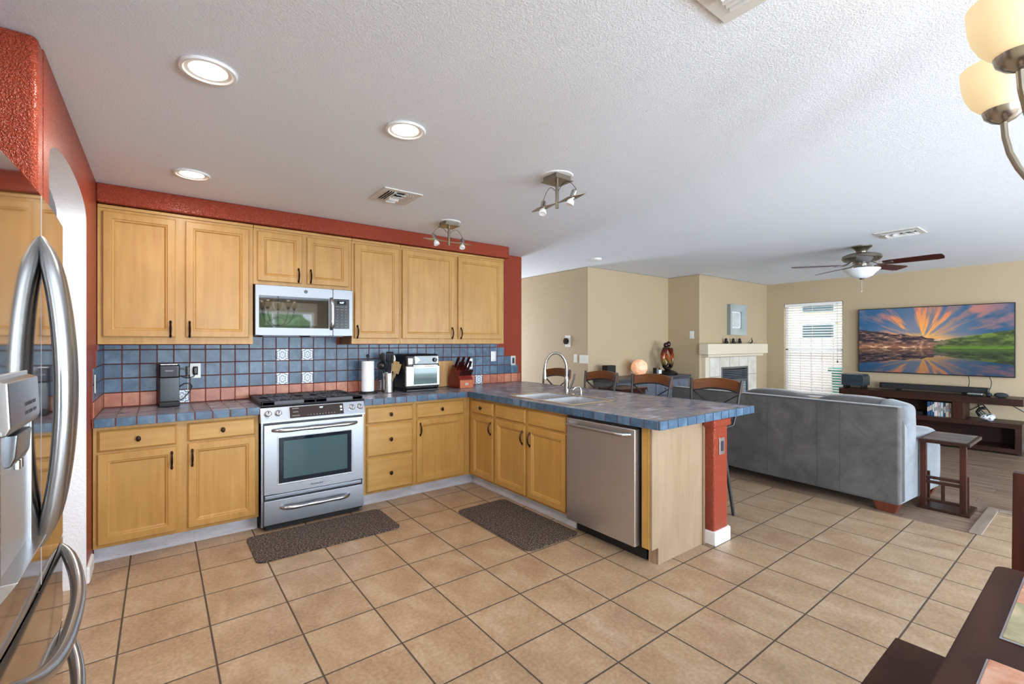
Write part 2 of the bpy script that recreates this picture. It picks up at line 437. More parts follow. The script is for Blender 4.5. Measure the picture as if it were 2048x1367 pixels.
# pony wall behind the peninsula with column end
m = MB(); m.box((3.325, -2.785, 0), (3.505, -.001, .858), .014, 3); m.box((3.30, -2.799, .805), (3.53, -2.66, .860), .012, 3); struct('wall_peninsula', m, M_red)
m = MB(); m.box((3.318, -2.80, 0), (3.522, -2.70, .10), .012, 3); m.box((3.505, -2.79, 0), (3.522, -.02, .10), .006); struct('baseboard_peninsula', m, M_trim)
m = MB(); m.box((-.115, -.87, 0), (.014, -.64, .10), .012, 3); m.box((0, -2.1, 0), (.014, -2.0, .1), .004); struct('baseboard_arch', m, M_trim)
# hall wall right of kitchen, living walls
m = MB(); m.box((-.1, 3.0, 0), (3.95, 3.1, CE)); m.box((4.9, 3.0, 0), (5.14, 3.1, CE)); m.box((3.95, 3.0, 2.1), (4.9, 3.1, CE)); m.box((3.74, .12, 0), (3.86, 3.1, CE)); struct('wall_hall_end', m, M_beige)
m = MB(); m.prism([(5.025, 3.1), (5.025, 0), (6.92, 0), (6.92, .12), (5.14, .12), (5.14, 3.1)], 0, CE, 'Z', .015); struct('wall_living_north', m, M_beige)
m = MB(); m.box((6.90, -.56, 0), (9.14, .12, CE), .02, 3); struct('wall_chimney_breast', m, M_beige)
WX = 9.14; wy0, wy1, wz0, wz1 = -1.737, -.84, .50, 2.07
m = MB()
m.box((WX, -8.30, 0), (WX+.16, wy0, CE)); m.box((WX, wy1, 0), (WX+.16, .12, CE)); m.box((WX, wy0, 0), (WX+.16, wy1, wz0)); m.box((WX, wy0, wz1), (WX+.16, wy1, CE))
struct('wall_east', m, M_beige)
# south wall (behind the camera) with a nook window and an unseen patio door added for light
SY = -8.20
m = MB(); m.box((-.12, SY-.15, 0), (.7, SY, CE)); m.box((.7, SY-.15, 0), (3.3, SY, .85)); m.box((.7, SY-.15, 2.12), (3.3, SY, CE)); m.box((3.3, SY-.15, 0), (4.3, SY, CE))
m.box((4.3, SY-.15, 2.12), (7.5, SY, CE)); m.box((7.5, SY-.15, 0), (9.3, SY, CE)); struct('wall_south', m, M_beige)
def window_frame(x0, x1, z0, z1, mull):
    m = MB(); t = .05
    m.box((x0, SY-.11, z0), (x1, SY-.05, z0+t)); m.box((x0, SY-.11, z1-t), (x1, SY-.05, z1)); m.box((x0, SY-.11, z0+t), (x0+t, SY-.05, z1-t)); m.box((x1-t, SY-.11, z0+t), (x1, SY-.05, z1-t))
    for k in mull: m.box((k-t/2, SY-.11, z0+t), (k+t/2, SY-.05, z1-t))
    return m
w = struct('window_1', window_frame(.7, 3.3, .85, 2.12, [1.57, 2.43]), M_trim)
m = MB(); m.box((.7, SY-.084, .85), (3.3, SY-.078, 2.12)); obj('pane', m, M_glass, w)
w = struct('door_1', window_frame(4.3, 7.5, .02, 2.12, [5.9]), M_trim)
m = MB(); m.box((4.3, SY-.084, .02), (7.5, SY-.078, 2.12)); obj('pane', m, M_glass, w)
# unseen side glass door added for fill, left of the dining area
m = MB(); m.box((-.1, -7.85, 0), (-.04, -7.78, 2.08)); m.box((-.1, -6.72, 0), (-.04, -6.65, 2.08)); m.box((-.1, -7.85, 2.0), (-.04, -6.65, 2.08)); m.box((-.1, -7.85, 0), (-.04, -6.65, .1)); w = struct('door_2', m, M_trim)
m = MB(); m.box((-.075, -7.80, .08), (-.069, -6.70, 2.02)); obj('pane', m, M_glass, w)
m = MB(); m.box((3.95, 3.03, 0), (4.02, 3.07, 2.1)); m.box((4.83, 3.03, 0), (4.9, 3.07, 2.1)); m.box((4.02, 3.03, 2.03), (4.83, 3.07, 2.1)); m.box((4.02, 3.03, 0), (4.83, 3.07, .15)); w = struct('door_3', m, M_trim)  # unseen glazed front door, added to let light into the hall
m = MB(); m.box((4.02, 3.047, .15), (4.83, 3.053, 2.03)); obj('pane', m, M_glass, w)
# window over the console
m = MB(); t = .04; X0 = WX+.08; X1 = WX+.13
m.box((X0, wy0, wz0), (X1, wy1, wz0+t)); m.box((X0, wy0, wz1-t), (X1, wy1, wz1)); m.box((X0, wy0, wz0), (X1, wy0+t, wz1)); m.box((X0, wy1-t, wz0), (X1, wy1, wz1)); m.box((X0, wy0, 1.24), (X1, wy1, 1.28))
w = struct('window_2', m, M_trim)
m = MB(); m.box((WX+.1, wy0, wz0), (WX+.105, wy1, wz1)); obj('pane', m, M_glass, w)
m = MB(); m.box((WX-.02, wy0-.02, wz0-.03), (WX+.1, wy1+.02, wz0), .006); obj('window_sill', m, M_trim, w)
m = MB(); m.box((9.12, -8.20, 0), (9.14, -.56, .09), .004); struct('baseboard_east', m, M_trim)
m = MB(); m.box((5.04, -.014, 0), (6.9, 0, .09), .004); struct('baseboard_living_north', m, M_trim)
# red soffit above the upper cabinets
m = MB(); m.box((0, -.385, 2.312), (3.385, 0.0, CE), .012, 3); struct('wall_soffit', m, M_red)

hl = thing('added_hall_lamp', (-1.0, -1.55, CE), 'unseen flat white lamp added in the hall beyond the arch', 'ceiling light')  # lamp added out of view to brighten the arch opening
m = MB(); m.lathe([(0, -.05), (.12, -.045), (.16, -.02), (.165, 0), (0, 0)], (-1.0, -1.55, CE), 32); obj('diffuser', m, M_lens, hl)
light('hall_fill_bulb', 'POINT', (-1.0, -1.55, CE-.35), 28, (1, .97, .93), size=.12)
# ------------------------------------------------------------------ outside
m = MB(); m.box((9.3, -12, -.2), (30, 12, -.08)); m.box((-8, -20, -.2), (9.3, -8.35, -.08)); m.box((-8, -8.35, -.2), (-.9, 3, -.13)); struct('ground', m, plain('pale_gravel', (190, 178, 162), .9))
nb = thing('neighbour_house', (12.2, 0, -.1), 'cream neighbouring house wall seen through the blinds', 'house')
M_stucco = wall_mat('cream_stucco', (236, 226, 198), 30, .2, .8)
m = MB(); m.box((12.2, -7, -.1), (12.5, 5, 3.4)); obj('wall', m, M_stucco, nb)
m = MB(); m.box((12.14, -.75, 1.86), (12.2, .12, 2.03), .01); obj('lintel', m, M_stucco, nb)
m = MB(); m.box((12.12, -.75, 1.02), (12.2, .12, 1.12), .01); obj('sill', m, M_stucco, nb)
for z0, z1 in ((1.14, 1.84), (2.08, 2.7)):
    m = MB(); m.box((12.16, -.66, z0), (12.2, .03, z1)); f = obj('window', m, plain('grey_window_frame', (190, 195, 200), .5), nb)
    m = MB(); m.box((12.15, -.62, z0+.03), (12.162, -.01, z1-.03)); obj('pane', m, plain('dark_teal_glass', (52, 86, 96), .1), f)
m = MB(); m.box((11.5, -7, 3.3), (12.7, 5, 3.45)); obj('eave', m, plain('tan_eave', (180, 160, 130), .8), nb)
fm = G('pinkish_fence_boards', rough=.8); P = fm.sep(fm.pos()); e = fm.math('PINGPONG', fm.math('DIVIDE', P[1], .2), .5)
fm.set('Base Color', fm.mix(fm.ramp(e, [(.02, bw(0)), (.05, bw(1))]), rgb(150, 138, 132), rgb(212, 198, 192)))
m = MB(); m.box((11.0, -7, -.1), (11.06, 5, 1.50)); o = obj('yard_fence', m, fm.m); tag(o, 'pinkish board fence between the window and the neighbouring house', 'fence')
wb = thing('wheeled_bin', (10.4, -1.55, -.08), 'teal green wheeled refuse bin outside the blinds', 'bin')
Mt = plain('teal_bin_plastic', (40, 140, 125), .5)
m = MB(); m.prism([(-1.78, -.08), (-1.72, .86), (-1.22, .86), (-1.28, -.08)], 10.2, 10.72, 'X', .01); obj('body', m, Mt, wb)
m = MB(); m.box((10.14, -1.82, .86), (10.78, -1.18, .92), .015); obj('lid', m, Mt, wb)
for i, (x, y, s_) in enumerate(((-.1, -10.3, 1.9), (2.9, -10.5, 2.1), (5.6, -11.7, 2.2), (8.2, -11.3, 2.0))):
    m = MB()
    t = bmesh.new(); bmesh.ops.create_icosphere(t, subdivisions=4, radius=1)
    for v in t.verts:
        k = 1 + .18*sin(v.co.x*9+i)*sin(v.co.y*8)*sin(v.co.z*9+2) + random.uniform(-.07, .07)
        v.co = Vector((v.co.x*s_*.55*k, v.co.y*s_*.45*k, v.co.z*s_*.6*k))
    m.merge(t, Matrix.Translation((x, y, s_*.5)))
    o = obj('garden_shrub', m, M_leaf)
    tag(o, 'leafy green garden shrub outside the glass behind the camera, ' + ['first from the side door', 'beside the nook window', 'before the patio door', 'farthest along the patio'][i], 'shrub')

# ------------------------------------------------------------------ cabinets (local frame: x along the run, front at -y, z up)
KN, HD = None, None
def door_bm(x0, x1, z0, z1, y, t=.02, fr=.052, drawer=False):
    m = MB(); b = m.bm
    def ring(ix, yy): return [b.verts.new(p) for p in ((x0+ix, yy, z0+ix), (x1-ix, yy, z0+ix), (x1-ix, yy, z1-ix), (x0+ix, yy, z1-ix))]
    if drawer: R_ = [ring(0, y), ring(0, y-t*.45), ring(.012, y-t), ]
    else: R_ = [ring(0, y), ring(0, y-t+.004), ring(.005, y-t), ring(fr-.007, y-t), ring(fr-.003, y-t+.005), ring(fr+.004, y-t+.006), ring(fr+.012, y-t+.015), ring(fr+.016, y-t+.0155)]
    b.faces.new(R_[0])
    for A, B in zip(R_, R_[1:]):
        for i in range(4): b.faces.new((A[i], A[(i+1) % 4], B[(i+1) % 4], B[i]))
    b.faces.new(R_[-1]); bmesh.ops.recalc_face_normals(b, faces=list(b.faces)); return m
def knob_bm(x, y, z):
    m = MB(); m.lathe([(.004, 0), (.005, .012), (.011, .016), (.0135, .022), (.010, .027), (0, .029)], n=16, mat=Matrix.Translation((x, y, z)) @ Matrix.Rotation(R(90), 4, 'X') @ Matrix.Scale(1.35, 4, (0, 1, 0))); return m
def pull_bm(x, y, z):
    m = MB(); L = .048
    pts = [(x, y-.004, z+L), (x, y-.018, z+L*.78), (x, y-.026, z+L*.4), (x, y-.028, z), (x, y-.026, z-L*.4), (x, y-.018, z-L*.78), (x, y-.004, z-L)]
    m.tube(pts, [.0085, .005, .0065, .0075, .0065, .005, .0085], 8)
    for s_ in (-1, 1): m.blob((x, y-.005, z+s_*(L+.003)), (.014, .010, .022), 2.2, 3)
    return m
def cabinet(name, origin, rot, w, depth, z0, z1, label, group, doors=(), drawers=(), panels=(), kick=None, crown=False, y0=0, hollow=False):
    """origin is the left end of the run's back line; doors: (x0,x1,z0,z1,handle_x,handle_z)"""
    t = thing(name, origin, label, 'cabinet', group, rot, local=True)
    m = MB(); f = -depth
    if hollow:
        m.box((0, f+.019, z0), (w, y0, z0+.018)); m.box((0, f+.019, z0), (.018, y0, z1)); m.box((w-.018, f+.019, z0), (w, y0, z1)); m.box((0, y0-.012, z0), (w, y0, z1))
    else: m.box((0, f+.019, z0), (w, y0, z1), 0)
    # face frame
    m.box((0, f, z0), (w, f+.02, z1), .0015)
    obj('body', m, M_maple, t)
    for d in doors:
        o = obj('door', door_bm(d[0], d[1], d[2], d[3], f), M_maple, t)
        obj('handle', pull_bm(d[4], f-.019, d[5]), M_bronze, o)
    for d in drawers:
        o = obj('drawer', door_bm(d[0], d[1], d[2], d[3], f, drawer=True), M_maple_h, t)
        obj('knob', knob_bm((d[0]+d[1])/2, f-.019, (d[2]+d[3])/2), M_bronze, o)
    for d in panels: obj('panel', door_bm(d[0], d[1], d[2], d[3], f, drawer=True), M_maple_h, t)
    if kick:
        m = MB(); m.box((kick[0], f+.066, 0), (kick[1], f+.08, z0+.002)); obj('toe_kick', m, M_kick, t)
        m = MB(); m.box((0.002, f+.09, 0), (w-.002, y0-.01, z0)); obj('plinth', m, M_black_matte, t)
    if crown:
        m = MB(); m.box((0, f-.012, z1-.022), (w, f+.01, z1), .004); obj('crown_moulding', m, M_maple_h, t)
    return t
UD = .345; UT = 2.305; UB = 1.375
gU = 'maple upper cabinets'; gB = 'maple base cabinets'
cabinet('upper_cabinet', (.004, -.001, 0), 0, .906, UD, UB, UT, 'maple wall cabinet with two tall doors beside the arch wall', gU,
        doors=[(.027, .418, 1.425, 2.262, .389, 1.482), (.476, .876, 1.425, 2.262, .500, 1.482)], crown=True)
cabinet('upper_cabinet', (.912, -.001, 0), 0, .760, UD, 1.845, UT, 'short maple wall cabinet directly above the microwave', gU,
        doors=[(.028, .352, 1.872, 2.262, .324, 1.935), (.392, .732, 1.872, 2.262, .418, 1.935)], crown=True)
cabinet('upper_cabinet', (1.674, -.001, 0), 0, .452, UD, UB, UT, 'narrow single door maple wall cabinet right of the microwave', gU,
        doors=[(.022, .436, 1.425, 2.262, .045, 1.482)], crown=True)
cabinet('upper_cabinet', (2.128, -.001, 0), 0, 1.204, UD, UB, UT, 'wide maple wall cabinet with two doors above toaster oven and knives', gU,
        doors=[(.016, .582, 1.425, 2.262, .548, 1.482), (.620, 1.172, 1.425, 2.262, .650, 1.482)], crown=True)
BD = .605
cabinet('base_cabinet', (.004, -.001, 0), 0, .906, BD, .105, .861, 'maple base cabinet left of the range, two drawers over two doors', gB,
        doors=[(.022, .418, .128, .690, .392, .604), (.481, .884, .128, .700, .504, .604)], drawers=[(.022, .418, .705, .838), (.478, .884, .714, .838)], kick=(0, .906))
cabinet('base_cabinet', (1.676, -.001, 0), 0, .470, BD, .105, .861, 'maple base cabinet right of the range with a stack of three drawers', gB,
        drawers=[(.034, .452, .700, .838), (.034, .452, .420, .688), (.034, .452, .122, .406)], kick=(0, .470))
cabinet('base_cabinet', (2.146, -.001, 0), 0, .588, BD, .105, .861, 'maple base cabinet at the inner corner, one drawer over one door', gB,
        drawers=[(.022, .516, .704, .838)], doors=[(.022, .516, .128, .690, .052, .604)], kick=(0, .655))
# peninsula run, fronts face -x : local x -> world -y, front -> world -x
PX = 3.322; PD = PX - 2.735
cabinet('base_cabinet', (PX, -.606, 0), R(-90), .436, PD, .105, .861, 'narrow maple peninsula cabinet beside the inner corner, single drawer and door', gB,
        drawers=[(.056, .416, .716, .838)], doors=[(.056, .416, .125, .700, .386, .604)], kick=(-.064, .436))
cabinet('base_cabinet', (PX, -1.042, 0), R(-90), .954, PD, .105, .861, 'maple sink cabinet in the peninsula, two false fronts over two doors', gB,
        panels=[(.015, .445, .716, .838), (.480, .922, .716, .838)], doors=[(.015, .445, .125, .700, .415, .600), (.480, .922, .125, .700, .512, .600)], kick=(0, .954), hollow=True)
# end filler + panel of the peninsula
ep = thing('peninsula_end_panel', (3.02, -2.70, 0), 'pale oak end panel closing the peninsula beside the dishwasher', 'panel')
m = MB(); m.prism([(2.737, .105), (2.80, .105), (2.80, 0), (3.322, 0), (3.322, .862), (2.737, .862)], -2.712, -2.694, 'Y', .0015); obj('side_panel', m, M_maple_pale, ep)
m = MB(); m.box((2.729, -2.693, .105), (2.75, -2.640, .862), .002); obj('filler_strip', m, M_maple, ep)
m = MB(); m.box((2.80, -2.693, 0), (2.815, -2.640, .104)); obj('toe_kick', m, wood('tan_kick_end', (150, 120, 90), (185, 155, 125)), ep)
m = MB(); m.box((3.300, -2.722, 0), (3.320, -2.7125, .86), .001); obj('edge_batten', m, M_maple_pale, ep)

# ------------------------------------------------------------------ worktop (one continuous L) and backsplash
TP = .1022
ct = thing('tiled_worktop', (1.5, -.3, .866), 'long L-shaped slate tiled worktop running from the range out over the peninsula', 'worktop')
CT0, CT1 = .8625, .914
cx0, cxr0, cxr1 = 0.004, .912, 1.676
m = MB()
m.box((cx0, -.640, CT0), (cxr0, -.004, CT1-.001))
ct0 = thing('tiled_worktop', (.45, -.3, .866), 'short slate tiled worktop with blue edge tiles left of the range', 'worktop')
obj('tiled_surface', m, M_counter, ct0); m = MB(); m.box((cxr1, -.640, CT0), (2.70, -.004, CT1-.001))
m.box((cxr0, -.035, CT0), (cxr1, -.004, CT1-.001))
# sink cut-out : x 2.80..3.30 , y -1.30..-2.02
sx0, sx1, sy0, sy1 = 2.815, 3.275, -1.95, -1.155
m.box((2.70, sy1, CT0), (3.84, -.004, CT1-.001)); m.box((2.70, -2.790, CT0), (3.84, sy0, CT1-.001)); m.box((2.70, sy0, CT0), (sx0, sy1, CT1-.001)); m.box((sx1, sy0, CT0), (3.84, sy1, CT1-.001))
obj('tiled_surface', m, M_counter, ct)
m = MB(); g_ = .0065
def edge_run(m, a0, a1, fixed, axis, out, z0=.862, z1=.9155):
    k = math.floor((a0-.0092)/TP) if axis == 'X' else math.floor((a0+.03)/TP)
    off = .0092 if axis == 'X' else -.03
    n = k
    while True:
        s0 = off + n*TP; s1 = s0+TP; n += 1
        if s0 >= a1: break
        p0, p1 = max(s0, a0), min(s1, a1)
        if p1-p0 < .012: continue
        p0 += g_/2; p1 -= g_/2
        lo, hi = sorted((fixed, fixed+out))
        if axis == 'X': m.box((p0, lo, z0), (p1, hi, z1), .003)
        else: m.box((lo, p0, z0), (hi, p1, z1), .003)
edge_run(m, cx0, cxr0, -.655, 'X', .016); obj('edge_tiles', m, M_tile_blue, ct0); m = MB(); edge_run(m, cxr1, 2.685, -.655, 'X', .016)
edge_run(m, -2.79, -.655, 2.684, 'Y', .016); edge_run(m, 2.684, 3.855, -2.806, 'X', .016); edge_run(m, -2.79, -.02, 3.84, 'Y', .016)
obj('edge_tiles', m, M_tile_blue, ct)
m = MB(); m.box((cx0, -.650, .8625), (cxr0, -.639, .9135)); obj('edge_grout', m, M_grout, ct0); m = MB(); m.box((cxr1, -.650, .8625), (2.69, -.639, .9135)); m.box((2.689, -2.80, .8625), (2.701, -.64, .9135)); m.box((2.69, -2.801, .8625), (3.85, -2.789, .9135)); m.box((3.839, -2.80, .8625), (3.851, -.01, .9135))
obj('edge_grout', m, M_grout, ct)
bs = thing('tile_backsplash', (1.9, -.005, .914), 'blue and terracotta tiled backsplash stepping down along the back wall', 'backsplash')
m = MB(); RW = .1043
ends = [3.835, 3.81, 3.69, 3.59, 3.50]
def row_z(r): return .916 + r*RW, min(.916 + (r+1)*RW, 1.374)
deco = {(11, 3), (13, 3), (11, 1), (13, 1), (31, 0), (4, 0), (20, 0)}
for r in range(5):
    z0, z1 = row_z(r)
    if r == 4: z1 = 1.373
    n = 0
    while True:
        x0 = .0092 + n*TP; x1 = x0+TP
        if x0 >= ends[r]-.02: break
        x1 = min(x1, ends[r])
        zz = z1
        if r == 4 and .92 < x0 < 1.60: zz = 1.438
        if r == 4 and x0 > 3.34: zz = 1.373
        tgt = MB() if (n, r) in deco else m
        tgt.mi = 0 if (n, r) in deco else (1 if r == 0 else 0)
        tgt.box((x0+g_/2, -.011, z0+g_/2), (x1-g_/2, -.003, zz-g_/2), .0018, 1)
        if (n, r) in deco: obj('patterned_tile', tgt, M_deco, bs, label='blue and white patterned accent tile')
        n += 1
obj('tiles', m, [M_tile_blue, M_tile_terra], bs)
m = MB()
for r in range(5):
    z0, z1 = row_z(r)
    if r == 4: z1 = 1.372
    m.box((.001, -.007, z0-.001), (ends[r]+.003, -.0005, z1+.001))
m.box((.92, -.007, 1.37), (1.67, -.0005, 1.44))
obj('grout_bed', m, M_grout, bs)
b2 = thing('side_backsplash', (.005, -.3, .914), 'short tiled backsplash return on the arch wall left of the worktop', 'backsplash')
m = MB(); mg = MB(); ends2 = [-.645, -.645, -.645, -.44, -.34]
for r in range(5):
    z0, z1 = row_z(r); n = 0
    if r == 4: z1 = 1.373
    mg.box((.0005, ends2[r]-.002, z0-.001), (.007, -.012, z1+.001))
    while True:
        y1 = -.013 - n*TP; y0 = y1-TP
        if y1 <= ends2[r]+.02: break
        y0 = max(y0, ends2[r]); m.mi = 1 if r == 0 else 0
        m.box((.003, y0+g_/2, z0+g_/2), (.011, y1-g_/2, z1-g_/2), .0018, 1); n += 1
obj('tiles', m, [M_tile_blue, M_tile_terra], b2); obj('grout_bed', mg, M_grout, b2)

def wall_plate(name, c, label, face='-Y', gang=1, insert='switch', plug=False, mat=None, ins=None):
    """c: centre on the wall surface; face: direction the plate looks"""
    t = thing(name, c, label, 'light switch' if insert == 'switch' else 'outlet', rotz={'-Y': 0, '-X': R(-90), '+X': R(90)}[face], local=True)
    w = .07 + .046*(gang-1)
    m = MB(); m.box((-w/2, -.006, -.058), (w/2, 0, .058), .0025); obj('plate', m, mat or M_plastic_white, t)
    for k in range(gang):
        x = (k-(gang-1)/2)*.046
        m = MB(); m.box((x-.0165, -.009, -.034), (x+.0165, -.004, .034), .002)
        p = obj('rocker' if insert == 'switch' else 'socket', m, ins or M_plastic_white, t)
    return t
M_dkins = plain('dark_outlet_insert', (40, 42, 52), .4)
M_nick_plate = steel('nickel_cover_plate', (200, 200, 200), .3)
wall_plate('wall_outlet', (.556, -.0115, 1.165), 'white outlet beside the coffee maker with black plugs in it', insert='outlet', mat=M_plastic_white, ins=M_dkins)
wall_plate('wall_outlet', (3.105, -.0115, 1.150), 'nickel framed outlet half behind the knife block handles', insert='outlet', mat=M_nick_plate, ins=M_dkins)
wall_plate('light_switch', (3.428, -.0115, 1.228), 'nickel framed light switch among the upper blue tiles', mat=M_nick_plate)
wall_plate('wall_outlet', (3.718, -.0115, 1.172), 'nickel framed outlet with dark insert at the end of the tiles', insert='outlet', mat=M_nick_plate, ins=M_dkins)
wall_plate('wall_outlet', (.0115, -.585, 1.13), 'nickel outlet on the tiled return by the arch', face='+X', insert='outlet', mat=M_nick_plate, ins=M_dkins)
wall_plate('wall_outlet', (3.418, -2.7855, .672), 'nickel framed outlet on the red column end of the peninsula', insert='outlet', mat=M_nick_plate, ins=M_dkins)
wall_plate('light_switch', (5.0245, .234, 1.165), 'white single switch behind the faucet on the beige wall', face='-X')
wall_plate('light_switch', (5.0245, .075, 1.157), 'white triple switch plate near the beige wall corner', face='-X', gang=3)
wall_plate('light_switch', (6.8995, -.425, 1.51), 'white switch plate on the chimney side wall above the sculpture', face='-X')
th = thing('thermostat', (5.024, .37, 1.41), 'round black thermostat on a white square plate', 'thermostat', rotz=R(-90), local=True)
m = MB(); m.box((-.075, -.006, -.085), (.035, 0, .085), .003); obj('backplate', m, M_plastic_white, th)
m = MB(); m.lathe([(.0, 0), (.046, 0), (.048, .012), (.044, .024), (0, .026)], mat=Matrix.Translation((-.045, -.006, 0)) @ Matrix.Rotation(R(90), 4, 'X')); obj('dial', m, M_black_gloss, th)

# ------------------------------------------------------------------ range
rg = thing('gas_range', (1.293, -.35, 0), 'stainless steel slide-in gas range between the base cabinets', 'stove')
RX0, RX1, RF = .918, 1.670, -.650
m = MB(); m.box((RX0, RF, .03), (RX1, -.04, .905)); obj('body', m, M_steel_dark, rg)
m = MB(); m.box((RX0, RF-.012, .035), (RX0+.012, RF+.05, .80)); m.box((RX1-.012, RF-.012, .035), (RX1, RF+.05, .80)); obj('side_trim', m, M_steel, rg)
m = MB(); m.prism([(RF-.034, .798), (RF-.030, .812), (RF+.0, .905), (RF+.01, .915), (-.06, .915), (-.06, .80), (RF, .795)], RX0-.006, RX1+.006, 'X', .003); cp = obj('control_console', m, M_steel, rg)
def slab_on_console(name, x0, x1, s0, s1, t, mat, par):
    # s along the sloped console face from its bottom edge (0) to the top (1)
    a = Vector((0, RF-.030, .812)); b = Vector((0, RF, .905)); n = Vector((0, -.952, .307))
    p = [a.lerp(b, s0), a.lerp(b, s1)]
    mm = MB(); pts = [(p[0]+n*-.001), (p[1]+n*-.001), (p[1]+n*t), (p[0]+n*t)]
    mm.prism([(q.y, q.z) for q in pts], x0, x1, 'X', .0008); return obj(name, mm, mat, par)
slab_on_console('display_bezel', 1.100, 1.512, .02, .97, .002, M_handle_steel, cp)
dp = slab_on_console('touch_display', 1.108, 1.504, .06, .93, .004, plain('smoky_brown_glass', (52, 40, 36), .06), rg)
sl = math.atan2(.030, .093)
def con_pt(x, s, t): 
    a = Vector((0, RF-.030, .812)); b = Vector((0, RF, .905)); q = a.lerp(b, s)+Vector((0, -.952, .307))*t; return (x, q.y, q.z)
M_legend = plain('pale_grey_lettering', (190, 190, 185), .5)
text('clock_digits', '4:07', .016, con_pt(1.335, .74, .0045), (R(90)-sl, 0, 0), M_led, dp)
for k in range(10): 
    text('touch_key', str((k+1) % 10), .011, con_pt(1.235+k*.022, .22, .0045), (R(90)-sl, 0, 0), M_legend, dp, ext=.0003)
for r_, s_ in enumerate((.8, .52, .24)):
    text('touch_label', ['BAKE BROIL', 'CONVECT', 'CLEAN LOCK'][r_], .009, con_pt(1.150, s_, .0045), (R(90)-sl, 0, 0), M_legend, dp, ext=.0003)
slab_on_console('start_key', 1.478, 1.494, .56, .74, .005, M_plastic_white, dp); slab_on_console('off_key', 1.478, 1.494, .34, .46, .005, M_plastic_white, dp)
for x in (.962, 1.031, 1.570, 1.634):
    m = MB(); q = con_pt(x, .52, 0)
    Mx = Matrix.Translation(q) @ Matrix.Rotation(R(90)-sl, 4, 'X')
    m.lathe([(.0, 0), (.026, 0), (.026, .004), (.021, .006), (.020, .024), (.017, .027), (0, .027)], n=24, mat=Mx); m.box((-.004, -.017, .02), (.004, .017, .034), .002, mat=Mx)
    k_ = obj('knob', m, M_handle_steel, rg)
    m = MB(); m.box((-.0025, 0, .0345), (.0025, .014, .0352), mat=Mx); obj('pointer_mark', m, M_black, k_)
m = MB(); m.box((RX0+.012, RF-.008, .255), (RX1-.012, RF+.0, .79)); m.box((RX0+.012, RF-.008, .03), (RX1-.012, RF, .255)); obj('front_gap', m, M_black, rg)
# oven door
def framed(x0, x1, z0, z1, hx0, hx1, hz0, hz1, y0, y1, bev=.004):
    mm = MB(); mm.box((x0, y0, z0), (hx0, y1, z1), bev); mm.box((hx1, y0, z0), (x1, y1, z1), bev); mm.box((hx0-bev, y0+.0004, z0+.0004), (hx1+bev, y1, hz0)); mm.box((hx0-bev, y0+.0004, hz1), (hx1+bev, y1, z1-.0004)); return mm
DY = RF-.040
dr = obj('oven_door', framed(.932, 1.656, .272, .782, 1.030, 1.560, .346, .682, DY, RF-.004), M_steel, rg)
m = MB(); m.box((1.020, DY+.002, .336), (1.570, RF-.006, .692), .002); obj('door_glass', m, M_oven_glass, dr)
m = MB(); m.box((1.062, DY+.0005, .378), (1.528, DY+.003, .655)); obj('inner_window', m, M_oven_inner, dr)
m = MB()
for a, b in (((1.018, DY-.002, .334), (1.572, DY+.004, .342)), ((1.018, DY-.002, .686), (1.572, DY+.004, .694)), ((1.018, DY-.0015, .342), (1.026, DY+.004, .686)), ((1.564, DY-.0015, .342), (1.572, DY+.004, .686))): m.box(a, b, .002)
obj('window_rim', m, M_handle_steel, dr)
def bow_handle(x0, x1, z, y, out=.05, r=.013, wave=.004):
    m = MB(); n = 25; pts = []; rr = []
    for i in range(n):
        t = i/(n-1); u = 2*t-1
        pts.append((x0+(x1-x0)*t, y-out*(1-u**6)**.5 if abs(u) < 1 else y, z - wave*cos(u*pi*1.5)*.0)); rr.append(r*(1+.12*cos(u*pi*3)))
    m.tube(pts, rr, 12, flat=(1, 1)); return m
obj('handle', bow_handle(.990, 1.600, .742, DY+.002, .05, .0155), M_handle_steel, dr)
text('badge', 'KitchenAid', .020, (1.296, DY-.001, .302), (R(90), 0, 0), M_steel_dark, dr)
m = MB(); m.box((.94, RF-.020, .237), (1.648, RF-.006, .262), .003); obj('vent_strip', m, steel('vent_strip_steel', (150, 155, 165), .4), rg)
m = MB(); m.box((.932, DY, .050), (1.656, RF-.004, .228), .004); dw_ = obj('warming_drawer', m, M_steel, rg)
obj('handle', bow_handle(1.046, 1.540, .168, DY+.002, .05, .0155), M_handle_steel, dw_)
# cooktop with grates
m = MB(); m.box((.914, -.662, .9155), (1.674, -.055, .925), .004); obj('cooktop_tray', m, M_black, rg)
for x0, x1 in ((.925, 1.292), (1.296, 1.663)):
    m = MB(); y0, y1 = -.655, -.065; z0, z1 = .928, .950
    for a, b in (((x0, y0, z0-.006), (x1, y0+.05, z1)), ((x0, y1-.05, z0-.006), (x1, y1, z1)), ((x0, y0, z0-.006), (x0+.085, y1, z1)), ((x1-.085, y0, z0-.006), (x1, y1, z1)), ((x0+.02, -.40, z0), (x1-.02, -.31, z1))): m.box(a, b, .004)
    cxm = (x0+x1)/2
    for cy in (-.50, -.21):
        m.box((x0+.01, cy-.006, z0+.004), (x1-.01, cy+.006, z1), .002); 
        for dx in (-.12, -.06, 0, .06, .12): m.box((cxm+dx-.005, cy-.12, z0+.004), (cxm+dx+.005, cy+.12, z1), .002)
    m.box((x0+.01, -.362, z0+.002), (x1-.01, -.346, z1), .002)
    m.box((x0+.02, y0+.03, z0-.004), (x1-.02, y1-.03, z0+.006))
    obj('grate', m, M_iron, rg)
for x, y in ((1.108, -.50), (1.108, -.21), (1.48, -.50), (1.48, -.21)):
    m = MB(); m.lathe([(0, 0), (.045, 0), (.045, .008), (.036, .012), (.036, .02), (0, .022)], (x, y, .926), 24); obj('burner', m, M_black_matte, rg)
